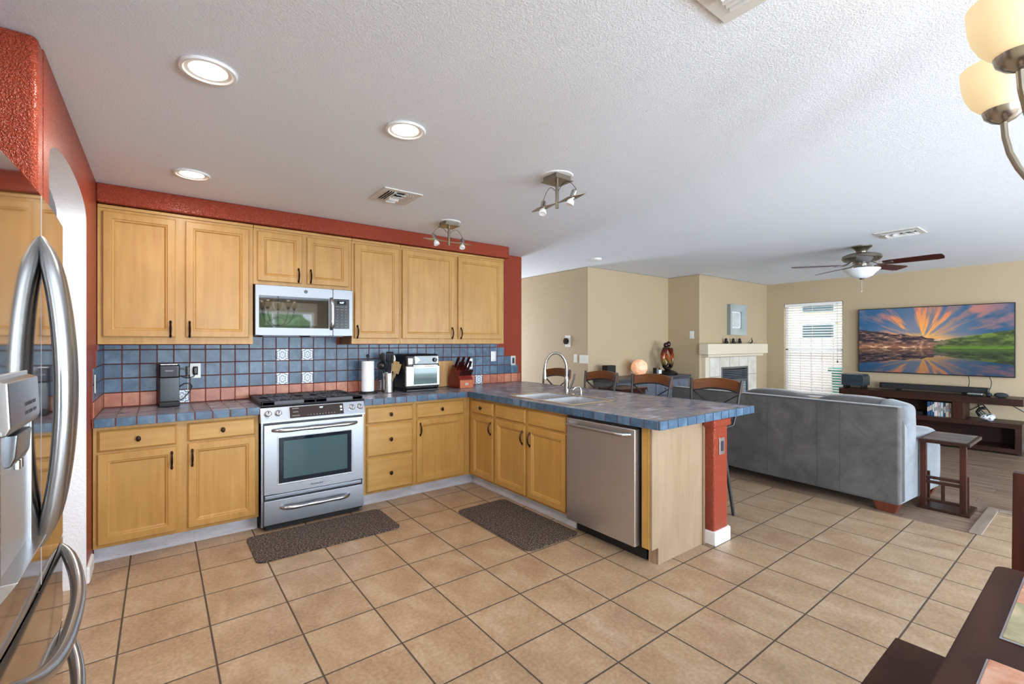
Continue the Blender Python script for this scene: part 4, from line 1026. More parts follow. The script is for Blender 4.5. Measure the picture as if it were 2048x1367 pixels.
# ceiling fan
fxc, fyc = 6.42, -2.75
cf = thing('ceiling_fan', (fxc, fyc, CE), 'nickel ceiling fan with dark wood blades and white glass bowl', 'ceiling fan')
m = MB(); m.lathe([(0, 0), (.095, 0), (.095, -.012), (.070, -.03), (.052, -.055), (.050, -.075), (0, -.075)], (fxc, fyc, CE), 36); obj('canopy', m, M_nickel, cf)
m = MB(); m.lathe([(.050, -.07), (.085, -.078), (.14, -.088), (.176, -.105), (.182, -.135), (.160, -.158), (.11, -.172), (.062, -.178), (.06, -.205), (0, -.21)], (fxc, fyc, CE), 40); obj('motor_housing', m, M_nickel, cf)
m = MB(); m.lathe([(0, -.205), (.070, -.208), (.075, -.225), (.060, -.245), (0, -.25)], (fxc, fyc, CE), 36); obj('switch_housing', m, M_chrome, cf)
m = MB(); m.lathe([(0, -.252), (.170, -.250), (.166, -.258), (.135, -.285), (.100, -.325), (.055, -.348), (0, -.353)], (fxc, fyc, CE), 40); bl = obj('glass_bowl', m, M_bowl, cf)
m = MB(); m.lathe([(0, -.352), (.028, -.352), (.022, -.362), (0, -.366)], (fxc, fyc, CE), 20); obj('finial', m, M_chrome, bl)
m = MB(); m.tube([(fxc+.01, fyc, CE-.366), (fxc+.01, fyc, CE-.50)], .0012, 5); obj('pull_chain', m, M_chrome, cf)
M_blade = wood('dark_walnut_blade', (48, 16, 12), (78, 30, 22), .3, axis='X')
zbld = 2.235
for a in (54, 126, 198, 270, 342):
    Mx = Matrix.Translation((fxc, fyc, zbld)) @ Matrix.Rotation(R(a), 4, 'Z')
    Mt_ = Mx @ Matrix.Rotation(R(-13), 4, 'X')
    m = MB(); pts = [(.19, -.045), (.24, -.058), (.62, -.070), (.665, -.060), (.675, 0), (.665, .060), (.62, .070), (.24, .058), (.19, .045)]
    m.prism(pts, -.003, .003, 'Z', mat=Mt_); b_ = obj('blade', m, M_blade, cf)
    m = MB(); m.tube([(Mx @ Vector(p)) for p in ((.09, 0, .035), (.13, 0, .01), (.17, 0, -.004), (.26, 0, -.006))], [.012, .011, .010, .008], 8); m.blob((.235, 0, -.005), (.09, .06, .012), 2.4, 4, mat=Mt_); obj('blade_iron', m, M_chrome, b_)

# chandelier over the dining table
hx, hy = 1.83, -4.51
ch = thing('chandelier', (hx, hy, CE), 'nickel chandelier with lit frosted cream glass shades at the right edge', 'chandelier')
m = MB(); m.lathe([(0, 0), (.07, 0), (.07, -.01), (.03, -.03), (0, -.03)], (hx, hy, CE), 30); m.tube([(hx, hy, CE-.02), (hx, hy, 1.66)], .007, 10); m.blob((hx, hy, 1.66), (.05, .05, .07), 2.2, 6); obj('centre_rod', m, M_nickel, ch)
ang0 = math.atan2(.155, -.180) - R(3)
for k in range(5):
    a = ang0 - k*2*pi/5; ca, sa = cos(a), sin(a); Rr = .245
    prof = [(.0, 1.645), (.035, 1.646), (.07, 1.654), (.105, 1.669), (.14, 1.692), (.170, 1.720), (.197, 1.755), (.217, 1.792), (.233, 1.833), (.242, 1.875), (Rr, 1.915)]
    if k == 1: pass
    m = MB(); path = []
    for i in range(len(prof)-1):
        for j in range(5): t_ = j/5; path.append((hx+ca*(prof[i][0]*(1-t_)+prof[i+1][0]*t_), hy+sa*(prof[i][0]*(1-t_)+prof[i+1][0]*t_), prof[i][1]*(1-t_)+prof[i+1][1]*t_))
    path.append((hx+ca*Rr, hy+sa*Rr, 1.915))
    m.tube(path, .0065, 10); ar = obj('arm', m, M_nickel, ch)
    m = MB(); m.tube([(hx+ca*.165, hy+sa*.165, 1.718), (hx+ca*.08, hy+sa*.08, 1.78), (hx+ca*.01, hy+sa*.01, 1.80)], .004, 8); obj('brace', m, M_nickel, ar)
    c = (hx+ca*Rr, hy+sa*Rr, 1.91)
    m = MB(); m.lathe([(0, 0), (.010, 0), (.022, .006), (.034, .018), (.038, .032), (.030, .034), (0, .034)], c, 28); obj('cup', m, M_chrome, ar)
    m = MB(); m.lathe([(.028, .030), (.045, .040), (.058, .055), (.068, .076), (.074, .100), (.077, .138), (.074, .138), (.071, .100), (.065, .077), (.055, .058), (.042, .044), (0, .036)], c, 40); obj('lamp_shade', m, M_shade, ar)
    light('chandelier_bulb', 'POINT', (c[0], c[1], 2.03), .5, (1, .82, .6), size=.035)

# ------------------------------------------------------------------ bar stools (local: back toward +x, sitter faces -x)
def make_stool(loc, label):
    t = thing('bar_stool', loc, label, 'bar stool', 'bar stools along the peninsula', 0, local=True)
    sz = .715
    m = MB(); m.lathe([(0, sz-.02), (.17, sz-.02), (.20, sz-.008), (.205, sz+.01), (.19, sz+.022), (.10, sz+.018), (0, sz+.014)], n=36); obj('seat', m, M_blackmetal, t)
    m = MB(); m.lathe([(.06, sz-.045), (.17, sz-.045), (.17, sz-.018), (.06, sz-.018)], n=32); obj('swivel_plate', m, M_black_matte, t)
    for sx in (-1, 1):
        for sy in (-1, 1):
            m = MB(); m.tube([(sx*.115, sy*.115, sz-.04), (sx*.145, sy*.145, .40), (sx*.185, sy*.185, .004)], [.016, .015, .013], 10); obj('leg', m, M_blackmetal, t)
    m = MB(); n = 28
    m.tube([(.190*cos(2*pi*i/n), .190*sin(2*pi*i/n), .26) for i in range(n)], .008, 8, closed=True)
    obj('foot_ring', m, M_blackmetal, t)
    for sy in (-1, 1):
        m = MB(); m.tube([(.10, sy*.155, sz-.01), (.175, sy*.185, sz+.01), (.205, sy*.200, sz+.12), (.225, sy*.212, sz+.26), (.245, sy*.222, sz+.365)], [.012]*5, 10, flat=(1, 1)); obj('back_post', m, M_blackmetal, t)
    # crest rail : curved wooden board
    m = MB(); n = 14; b = m.bm; rows = []
    for i in range(n+1):
        u = -1+2*i/n; y = u*.218; x = .236+.040*(1-u*u); top = sz+.345+.028*(1-u*u); bot = sz+.262+.030*(1-u*u)
        rows.append([b.verts.new((x+.004, y, bot)), b.verts.new((x+.026, y, bot)), b.verts.new((x+.036, y, top)), b.verts.new((x+.014, y, top))])
    for A, B in zip(rows, rows[1:]):
        for j in range(4): b.faces.new((A[j], A[(j+1) % 4], B[(j+1) % 4], B[j]))
    b.faces.new(rows[0]); b.faces.new(rows[-1][::-1]); bmesh.ops.recalc_face_normals(b, faces=list(b.faces))
    obj('crest_rail', m, M_stool_wood, t)
    m = MB(); m.tube([(.246+.034*(1-(-1+2*i/14)**2), (-1+2*i/14)*.214, sz+.255+.030*(1-(-1+2*i/14)**2)) for i in range(15)], .006, 8)
    obj('rail_band', m, M_blackmetal, t)
    for sy in (-1, 1):
        m = MB(); m.tube([(.243, sy*.205, sz+.255), (.232, sy*.0, sz+.13), (.200, -sy*.188, sz+.03)], .0085, 8, flat=(1.4, .6)); obj('cross_brace', m, M_blackmetal, t)
    return t
ys = [-.43, -1.12, -1.755, -2.395]
lb = ['wood and black metal bar stool farthest from the camera, seen through the faucet arch', 'wood and black metal bar stool just right of the faucet', 'wood and black metal bar stool in front of the dresser, third from the wall', 'wood and black metal bar stool nearest the camera, in front of the grey sofa']
st0 = make_stool((3.80, ys[0], 0), lb[0])
for k in range(1, 4):
    c = copy_tree(st0); c.location = (3.80, ys[k], 0); c['label'] = lb[k]

# ------------------------------------------------------------------ sofa (local: back face along y at x=0, seat toward +x), turned about 5 degrees
sf = thing('reclining_sofa', (5.035, -3.392, 0), 'long grey suede reclining sofa with its back to the kitchen', 'sofa', None, R(-4.2), local=True)
SL = 2.20
m = MB()
m.box((.0, .0, .075), (.13, SL, .865), .022, 3); obj('back', m, M_sofa, sf)
m = MB()
for y in (.42, .60, 1.05, 1.60): m.box((-.0025, y-.002, .10), (.004, y+.002, .845), .001)
m.tube([(-.001, .015, .862), (-.001, SL-.01, .862)], .005, 6)
obj('seam_piping', m, plain('dark_grey_seam', (78, 76, 76), .9), sf)
nC = 3
for k in range(nC):
    y0 = .03+k*(SL-.06)/nC; y1 = y0+(SL-.06)/nC
    m = MB(); m.blob((.25, (y0+y1)/2, .64), (.28, y1-y0+.01, .50), 4, 10, fn=lambda q: Vector((q.x, q.y, q.z*(1+.09*(1-q.y*q.y)))))
    obj('back_cushion', m, M_sofa, sf)
    m = MB(); m.blob((.60, (y0+y1)/2, .40), (.72, y1-y0, .22), 5, 8); obj('seat_cushion', m, M_sofa_l, sf)
m = MB(); m.blob((.22, .09, .80), (.20, .24, .20), 3, 10, mat=None, fn=lambda q: Vector((q.x, q.y, q.z+.10*sin(q.y*3)))); obj('headrest_pillow', m, M_sofa_l, sf)
m = MB(); m.blob((.25, .045, .66), (.20, .13, .44), 3.2, 10); obj('side_cushion', m, M_sofa_l, sf)
for y in (0.0, SL-.24):
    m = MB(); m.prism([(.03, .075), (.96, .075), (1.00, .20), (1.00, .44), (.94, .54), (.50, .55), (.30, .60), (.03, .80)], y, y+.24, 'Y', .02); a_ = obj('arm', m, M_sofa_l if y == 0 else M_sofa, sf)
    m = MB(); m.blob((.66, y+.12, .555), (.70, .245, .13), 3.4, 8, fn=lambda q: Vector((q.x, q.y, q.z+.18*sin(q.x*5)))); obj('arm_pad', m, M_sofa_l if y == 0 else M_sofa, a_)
m = MB(); m.box((.10, .02, .07), (.94, SL-.02, .30), .01); obj('base', m, M_sofa, sf)
for x, y in ((.02, .02), (.86, .02), (.02, SL-.18), (.86, SL-.18)):
    m = MB(); m.prism([(y+.02, 0), (y+.14, 0), (y+.17, .078), (y-.01, .078)], x, x+.08, 'X', .004); obj('foot', m, wood('reddish_sofa_foot', (74, 32, 18), (106, 52, 32), .4), sf)

# side table at the sofa's end
sd_ = thing('sofa_side_table', (5.56, -3.58, 0), 'narrow dark wood side table with tiled top at the sofa end', 'side table')
m = MB(); m.box((5.40, -3.745, .001), (5.72, -3.425, .022), .004); obj('base_plate', m, M_dark_wood, sd_)
for y in (-3.70, -3.455):
    m = MB(); m.box((5.43, y-.020, .02), (5.475, y+.020, .565), .003); obj('leg', m, M_dark_wood_z, sd_)
m = MB()
for z in (.075, .225, .262): m.box((5.438, -3.70, z-.011), (5.465, -3.455, z+.011), .002)
m.box((5.440, -3.590, .08), (5.463, -3.567, .225), .002); obj('lattice', m, M_dark_wood, sd_)
for y in (-3.70, -3.455):
    m = MB(); m.box((5.60, y-.012, .02), (5.625, y+.012, .28), .002); obj('rear_post', m, M_dark_wood_z, sd_)
m = MB(); m.box((5.34, -3.755, .565), (5.86, -3.445, .592), .004); tt = obj('table_top', m, M_dark_wood, sd_)
m = MB()
for k in range(3): m.box((5.37+k*.163, -3.73, .592), (5.37+k*.163+.150, -3.465, .5945), .001)
obj('inlay_tiles', m, tile_mat('grey_slate_inlay', [(.3, rgb(70, 66, 66)), (.7, rgb(122, 116, 114))]), tt)

# ------------------------------------------------------------------ tv, sound bar, console
tvX = 9.06; ty0, ty1, tz0, tz1 = -3.652, -1.968, .932, 1.908
tv = thing('television', (9.1, -2.81, .93), 'large flat television showing a mountain lake at sunset', 'television')
m = MB(); m.box((tvX, ty0, tz0), (tvX+.045, ty1, tz1), .004); m.box((tvX+.04, -3.2, 1.15), (WX-.001, -2.4, 1.7)); obj('housing', m, M_black, tv)
def screen_picture():
    import numpy as np
    nx, ny = 420, 236
    y0, y1, z0, z1 = ty0+.010, ty1-.010, tz0+.014, tz1-.010
    rng = np.random.RandomState(5); tab = rng.rand(256, 256)
    def vn(x, y):
        xi = np.floor(x).astype(int); yi = np.floor(y).astype(int); fx_ = x-xi; fy_ = y-yi
        fx_ = fx_*fx_*(3-2*fx_); fy_ = fy_*fy_*(3-2*fy_)
        g = lambda a, b: tab[a % 256, b % 256]
        return (g(xi, yi)*(1-fx_)+g(xi+1, yi)*fx_)*(1-fy_)+(g(xi, yi+1)*(1-fx_)+g(xi+1, yi+1)*fx_)*fy_
    def fb(x, y, o=4):
        v = 0; a = .5
        for k in range(o): v = v+a*vn(x*2**k+17.3*k, y*2**k+9.1*k); a *= .5
        return v/(1-.5**o)
    def C(*c): return np.array(c, float)
    def mx(a, b, t): t = np.clip(t, 0, 1)[..., None]; return a*(1-t)+b*t
    ss = lambda a, b, x: np.clip((x-a)/(b-a), 0, 1)
    U, V = np.meshgrid((np.arange(nx+1))/nx, (np.arange(ny+1))/ny)
    hz = .63
    refl = V > hz; VV = np.where(refl, hz-(V-hz)*1.28, V)
    UU = U + np.where(refl, .004*(fb(U*30, V*160, 2)-.5), 0)
    # sky
    dx = (UU-.455)*1.75; dy = VV-.50; r = np.hypot(dx, dy*1.1); th = np.arctan2(-dy, dx)
    sky = mx(C(44, 92, 134)[None, None]*np.ones(U.shape+(3,)), C(120, 128, 150), ss(.75, .25, r)+.25*fb(UU*5, VV*9, 3)-.12)
    st = fb(th*4.2+3, r*2.2, 5); st2 = fb(th*9+11, r*3+5, 4)
    cloud = ss(.50, .66, st)*.9 + ss(.52, .70, st2)*.5
    ccol = mx(C(255, 176, 84)*np.ones(U.shape+(3,)), C(214, 128, 104), ss(.12, .6, r)); ccol = mx(ccol, C(150, 116, 132), ss(.55, 1.0, r))
    sky = mx(sky, ccol, cloud*ss(-.08, .12, dy*-1+.10)*1.0)
    sky = mx(sky, C(255, 206, 110), ss(.26, .0, np.hypot(dx*.6, dy*2.0))*.95); sky = mx(sky, C(246, 168, 84), ss(.10, .0, np.abs(dy+.02))*ss(.75, .2, np.abs(dx))*.7)
    # ridges
    rl = .335+.30*np.clip(UU-.03, 0, 1)**1.1+.035*(fb(UU*22, UU*0+2, 4)-.5)
    rc = .482-.045*np.exp(-((UU-.452)/.016)**2)-.02*np.exp(-((UU-.43)/.03)**2)+.02*(fb(UU*60, UU*0+6, 3)-.5)
    rr = .505-.30*np.clip(UU-.58, 0, 1)**.85+.018*(fb(UU*26, UU*0+9, 4)-.5)
    rocks = fb(UU*30, VV*52, 5); big = fb(UU*9, VV*16, 4)
    left = mx(C(46, 42, 54)*np.ones(U.shape+(3,)), C(128, 98, 86), ss(.38, .66, rocks)); left = mx(left, C(176, 118, 88), ss(.50, .60, VV)*.7); left = mx(left, C(226, 190, 160), ss(.64, .76, rocks)*ss(.40, .62, big)*.8)
    left = mx(left, C(255, 224, 176), ss(.58, .68, rocks)*ss(.57, .61, VV)*ss(.62, .5, UU)*.8)
    cen = mx(C(70, 76, 104)*np.ones(U.shape+(3,)), C(226, 190, 160), ss(.50, .62, rocks))
    green = mx(C(70, 84, 52)*np.ones(U.shape+(3,)), C(112, 136, 64), ss(.35, .65, big)); green = mx(green, C(138, 116, 98), ss(.78, .48, UU)*.8*ss(.40, .60, rocks)+.25*ss(.68, .5, UU)); green = mx(green, C(40, 62, 34), ss(.60, .40, rocks)*.6)
    green = mx(green, C(96, 140, 44), ss(.56, .60, VV)*ss(.52, .60, UU)*.75)
    img = sky
    img = mx(img, cen, (VV > rc)*ss(.36, .40, UU)); img = mx(img, green, (VV > rr)*(UU > .50)*1.0); img = mx(img, green, (VV > .525+.02*fb(UU*8, UU*0, 2))*(UU > .47)*1.0)
    img = mx(img, left, (VV > rl)*(UU < .53)*1.0)
    img = mx(img, C(226, 176, 128), ss(.018, .0, np.abs(UU-.455-.12*(VV-.5)*np.sin(VV*40)))*(VV > .50)*.6)
    dark = mx(img, C(34, 44, 66), .22*np.ones(U.shape))*.88
    img = np.where(refl[..., None], dark, img); img = mx(img, C(40, 52, 40), ss(.006, 0, np.abs(V-hz))*.8)
    col = np.clip(img, 0, 255)/255; col = np.where(col <= .04045, col/12.92, ((col+.055)/1.055)**2.4)
    co = np.stack([np.full(U.shape, tvX-.0015), y1+(y0-y1)*U, z1+(z0-z1)*V], -1).reshape(-1, 3)
    idx = np.arange((nx+1)*(ny+1)).reshape(ny+1, nx+1)
    fc_ = np.stack([idx[:-1, :-1], idx[1:, :-1], idx[1:, 1:], idx[:-1, 1:]], -1).reshape(-1, 4)
    me = bpy.data.meshes.new('screen'); me.from_pydata(co.tolist(), [], fc_.tolist())
    at_ = me.color_attributes.new('picture', 'FLOAT_COLOR', 'POINT')
    at_.data.foreach_set('color', np.concatenate([col.reshape(-1, 3), np.ones((col.shape[0]*col.shape[1], 1))], 1).astype('f').ravel())
    g = G('lit_tv_picture', (0, 0, 0, 1), .25)
    at = g.t.nodes.new('ShaderNodeVertexColor'); at.layer_name = 'picture'
    g.set('Emission Color', at.outputs[0]); g.set('Emission Strength', .95)
    me.materials.append(g.m)
    o = bpy.data.objects.new('screen', me); COL.objects.link(o); o.parent = tv; o.matrix_parent_inverse = INV[tv]
    return o
screen_picture()
sb = thing('sound_bar', (8.95, -2.85, .69), 'long black sound bar standing on the console under the television', 'sound bar')
m = MB(); m.box((8.91, -3.43, .712), (8.99, -2.272, .795), .012, 3); obj('housing', m, M_black, sb)
m = MB(); m.box((8.906, -3.40, .718), (8.912, -2.30, .788), .002); obj('grille', m, M_black_matte, sb)
for y in (-3.2, -2.5):
    m = MB(); m.box((8.92, y-.03, .692), (8.98, y+.03, .713), .002); obj('foot', m, M_black, sb)
cn = thing('media_console', (8.86, -2.8, 0), 'dark brown wood media console with staggered shelves under the television', 'media console')
cX0, cX1 = 8.66, 9.10
m = MB(); m.box((cX0, -3.755, .605), (cX1, -1.83, .692), .004); obj('top_shelf', m, M_dark_wood, cn)
m = MB(); m.box((cX0, -3.745, .325), (cX1, -2.15, .385), .004); m.box((cX0, -3.745, .02), (cX1, -2.15, .075), .004); m.box((cX0+.001, -3.744, .075), (cX1, -3.685, .325), .002); m.box((cX0+.001, -2.21, .075), (cX1, -2.151, .325), .002)
m.box((cX1-.02, -3.685, .075), (cX1, -2.21, .325)); obj('lower_box', m, M_dark_wood, cn)
m = MB(); m.box((cX0+.01, -3.225, .384), (cX1, -3.115, .606), .004); obj('support_block', m, M_dark_wood_z, cn)
m = MB(); m.box((cX0+.01, -2.30, .384), (cX1, -2.20, .606), .004); obj('support_block', m, M_dark_wood_z, cn)
m = MB(); m.box((cX1-.015, -3.12, .384), (cX1, -2.25, .606)); obj('back_panel', m, M_dark_wood, cn)
for y in (-3.72, -2.18):
    for x in (cX0+.03, cX1-.06):
        m = MB(); m.box((x, y-.02, 0), (x+.03, y+.02, .022)); obj('foot', m, M_black_matte, cn)
# books / film cases between the shelves
bcols = [(34, 62, 96), (42, 80, 118), (30, 50, 78), (60, 96, 130), (24, 38, 60), (205, 206, 210), (228, 226, 222), (214, 150, 140), (190, 195, 200), (120, 160, 175), (235, 232, 226), (80, 110, 140), (36, 40, 52), (208, 196, 178), (224, 214, 196), (170, 120, 100), (240, 236, 228)]
y = -2.850; n = len(bcols); case0 = None
for k, c in enumerate(bcols):
    w = .0145; h = .190
    if case0 is None: pass
    lab = {0: 'dark blue disc case farthest left in the console row'}.get(k)
    t = thing('disc_case', (cX0+.12, y-w/2, .386), '%s disc case, number %s from the left in the console row' % ({(34, 62, 96): 'dark blue'}.get(c, 'dark blue' if c[2] > c[0]+30 and c[2] < 100 else 'blue' if c[2] > c[0]+30 else 'black' if sum(c) < 160 else 'reddish' if c[0] > c[2]+40 else 'cream' if c[0] > c[2]+10 else 'white'), ['one', 'two', 'three', 'four', 'five', 'six', 'seven', 'eight', 'nine', 'ten', 'eleven', 'twelve', 'thirteen', 'fourteen', 'fifteen', 'sixteen', 'seventeen'][k]), 'disc case', 'disc cases on the console shelf')
    m = MB(); m.box((cX0+.09, y-w+.0006, .386), (cX0+.225, y, .386+h), .001); obj('case', m, plain('case_cover_%d' % k, c, .4), t)
    m = MB(); m.box((cX0+.0892, y-w+.003, .44+.01*(k % 4)), (cX0+.0905, y-.003, .50+.012*(k % 5))); obj('spine_label', m, plain('spine_print_%d' % k, tuple(255-int(v*.7) for v in c), .5), t)
    y -= w
# set top boxes on the left of the compartment
m = MB(); m.box((cX0+.08, -2.80, .386), (cX0+.32, -2.42, .425), .004); o = obj('cable_box', m, M_black); tag(o, 'flat black cable box on the lower console shelf left of the disc cases', 'set-top box')
# projector-like printer on the console
pr = thing('desktop_printer', (8.87, -2.0, .692), 'dark grey photo printer on legs at the window end of the console', 'printer')
pX0, pX1 = 8.72, 9.0
m = MB(); m.prism([(-2.135, .735), (-2.135, .86), (-2.115, .905), (-1.845, .905), (-1.845, .735)], pX0, pX1, 'X', .01); obj('body', m, plain('slate_grey_plastic', (42, 52, 60), .35), pr)
m = MB(); m.box((pX0-.004, -2.13, .815), (pX0+.002, -1.85, .819)); obj('seam', m, M_black, pr)
m = MB(); m.box((pX0+.02, -1.846, .735), (pX1-.02, -1.828, .895), .006); obj('side_cover', m, M_plastic_white, pr)
m = MB(); m.box((pX0+.04, -2.10, .9045), (pX0+.09, -1.90, .909), .002); bt = obj('button_strip', m, plain('light_keys', (170, 172, 176), .4), pr)
for y in (-2.10, -1.88):
    m = MB(); m.box((pX0+.02, y-.015, .693), (pX1-.04, y+.015, .737), .003); obj('foot', m, M_black, pr)
ob = thing('router_box', (8.76, -3.35, .692), 'small silver and black streaming box in front of the sound bar', 'set-top box')
m = MB(); m.box((8.70, -3.40, .693), (8.82, -3.25, .712), .006); obj('base', m, M_black, ob)
m = MB(); m.box((8.702, -3.398, .712), (8.818, -3.252, .732), .008, 3); obj('cover', m, steel('silver_cover', (190, 196, 200), .35), ob)
m = MB(); m.blob((8.78, -3.445, .718), (.055, .06, .055), 2.3, 6); o = obj('smart_speaker', m, M_black_matte); tag(o, 'tiny black round speaker beside the streaming box', 'speaker')
m = MB(); m.blob((8.78, -3.555, .722), (.09, .13, .066), 2.2, 8); o = obj('mouse_shaped_speaker', m, plain('charcoal_fabric', (38, 44, 48), .8)); tag(o, 'black dome shaped speaker near the right end of the console', 'speaker')
cable('tv_cable', [(9.04, -3.22, .935), (8.99, -3.235, .86), (9.0, -3.225, .79)], .004, M_black, 'short black cable dropping from the television behind the sound bar')
cable('tv_cable', [(9.04, -3.42, .935), (9.03, -3.44, .86), (9.0, -3.43, .78), (8.95, -3.42, .75)], .004, M_black, 'black cable dropping from the television right of the sound bar')
cable('console_cable', [(9.09, -3.30, .60), (9.06, -3.33, .50), (9.08, -3.42, .40)], .006, M_black, 'thick black cable hanging in the open console bay')
cable('console_cable', [(9.09, -3.33, .60), (9.09, -3.38, .52), (9.05, -3.46, .40)], .006, M_black, 'looser black cable right of the thick one in the open bay')
cable('console_cable', [(9.08, -3.13, .50), (9.07, -3.22, .47), (9.09, -3.36, .58)], .006, M_black, 'black cable arching from the post under the console top')
cable('console_cable', [(8.98, -3.60, .605), (9.0, -3.72, .52), (9.08, -3.86, .40), (9.10, -3.95, .25)], .006, M_black, 'taut black cable running down past the right console end')
fg = thing('animal_figurine', (8.80, -3.42, .385), 'black and white curled animal figurine on the lower console shelf', 'figurine')
m = MB(); m.blob((8.80, -3.43, .43), (.14, .15, .09), 2.4, 7, fn=lambda q: Vector((q.x, q.y, q.z*(1-.3*q.y)))); obj('body', m, tile_mat('black_white_glaze', [(.45, rgb(20, 20, 22)), (.52, rgb(220, 220, 222))], scale=22), fg)
m = MB(); m.tube([(8.80, -3.37, .44), (8.79, -3.34, .49), (8.79, -3.36, .53), (8.79, -3.395, .545)], [.028, .022, .020, .016], 10); m.blob((8.79, -3.40, .54), (.04, .055, .035), 2.2, 5); obj('head', m, M_black, fg)
m = MB(); m.lathe([(0, 0), (.12, 0), (.12, .05), (.105, .055), (0, .055)], axis='X', c=(8.80, -3.90, .122), n=30); m.box((8.80, -3.95, 0), (8.855, -3.85, .03)); o = obj('robot_fan', m, M_plastic_white); tag(o, 'white round device on the floor past the right console end', 'device')
m = MB(); m.box((6.15, -3.30, .001), (6.75, -2.9, .012), .003); o = obj('area_rug', m, plain('pale_cream_rug', (206, 198, 190), .95)); tag(o, 'pale cream rug corner on the plank floor beyond the sofa', 'rug')

# ------------------------------------------------------------------ blinds in the window
bd = thing('window_blinds', (9.13, -1.29, 1.29), 'white horizontal slat blinds half open in the living room window', 'blinds')
M_slat = G('white_slat', rgb(240, 238, 234), .5).m
bx = WX+.035
m = MB(); m.box((bx-.03, wy0+.012, wz1-.055), (bx+.03, wy1-.012, wz1-.004), .004); obj('headrail', m, M_slat, bd)
m = MB(); nsl = 34
for i in range(nsl):
    z = wz0+.05+(wz1-.075-wz0-.05)*i/(nsl-1)
    Mx = Matrix.Translation((bx, (wy0+wy1)/2, z)) @ Matrix.Rotation(R(-24), 4, 'Y')
    m.box((-.023, wy0-(wy0+wy1)/2+.014, -.0012), (.023, wy1-(wy0+wy1)/2-.014, .0012), mat=Mx)
obj('slats', m, M_slat, bd)
m = MB(); m.box((bx-.024, wy0+.014, wz0+.014), (bx+.024, wy1-.014, wz0+.034), .003); obj('bottom_rail', m, M_slat, bd)
m = MB()
for y in (wy0+.16, (wy0+wy1)/2, wy1-.16): m.tube([(bx-.024, y, wz0+.03), (bx-.024, y, wz1-.02)], .0022, 6)
obj('ladder_cord', m, M_slat, bd)
m = MB(); m.tube([(bx-.034, -1.655, wz1-.03), (bx-.034, -1.66, 1.10)], .002, 6); m.lathe([(0, 0), (.012, 0), (.006, .04), (0, .04)], (bx-.034, -1.66, 1.06), 12); obj('pull_cord', m, plain('dark_brown_cord', (60, 40, 34), .6), bd)

# ------------------------------------------------------------------ fireplace
fp = thing('fireplace', (7.8, -.6, 0), 'tiled gas fireplace with thick plaster mantel in the living room', 'fireplace')
M_plaster = wall_mat('pale_plaster', (222, 208, 184), 70, .15, .6)
m = MB(); m.box((6.86, -.72, 1.205), (8.80, -.559, 1.372), .012, 3); mt_ = obj('mantel', m, M_plaster, fp)
m = MB(); m.box((6.93, -.685, 1.165), (8.70, -.559, 1.204), .008, 3); obj('mantel_moulding', m, M_plaster, mt_)
def fire_tile():
    g = G('pale_travertine_tile', rough=.35); P = g.sep(g.pos()); p = .305
    e = g.math('MINIMUM', g.math('PINGPONG', g.math('DIVIDE', g.math('SUBTRACT', P[0], 7.08), p), .5), g.math('PINGPONG', g.math('DIVIDE', g.math('SUBTRACT', P[2], 1.16), p), .5))
    n = g.noise(g.pos(), 5, 4, .6); c = g.ramp(n, [(.35, rgb(206, 196, 182)), (.65, rgb(228, 222, 212))])
    g.set('Base Color', g.mix(g.ramp(e, [(.01, bw(0)), (.018, bw(1))]), rgb(140, 126, 108), c)); return g.m
M_ft = fire_tile()
m = MB(); ox0, ox1, oz0, oz1 = 7.44, 8.28, .26, .985
y0, y1 = -.612, -.559
m.box((7.08, y0, 0), (ox0, y1, 1.163)); m.box((ox1, y0, 0), (8.60, y1, 1.163)); m.box((ox0, y0, oz1), (ox1, y1, 1.163)); m.box((ox0, y0, 0), (ox1, y1, oz0)); obj('tile_surround', m, M_ft, fp)
m = MB(); m.box((6.95, -.62, 0), (7.065, -.559, 1.163), .004); obj('side_pilaster', m, M_plaster, fp)
m = MB(); m.box((ox0, -.578, oz0), (ox1, -.561, oz1)); obj('firebox', m, M_black, fp)
m = MB()
for i in range(6): 
    z = oz1-.05-.028*i; m.box((ox0+.03, -.625, z-.010), (ox1-.03, -.605, z+.004), .002)
obj('louvre_grille', m, plain('blue_grey_grille', (92, 104, 116), .35, .5), fp)
m = MB()
for a, b in (((ox0-.012, -.622, oz0-.01), (ox0+.025, -.600, oz1+.012)), ((ox1-.025, -.622, oz0-.01), (ox1+.012, -.600, oz1+.012)), ((ox0+.025, -.621, oz1-.018), (ox1-.025, -.600, oz1+.011)), ((ox0+.025, -.621, oz1-.235), (ox1-.025, -.600, oz1-.205))): m.box(a, b, .002)
obj('metal_frame', m, plain('grey_firebox_metal', (118, 120, 124), .3, .8), fp)
m = MB(); m.box((ox0+.03, -.606, oz0+.02), (ox1-.03, -.600, oz1-.24)); obj('glass', m, plain('fireplace_glass', (150, 165, 176), .03, .6), fp)
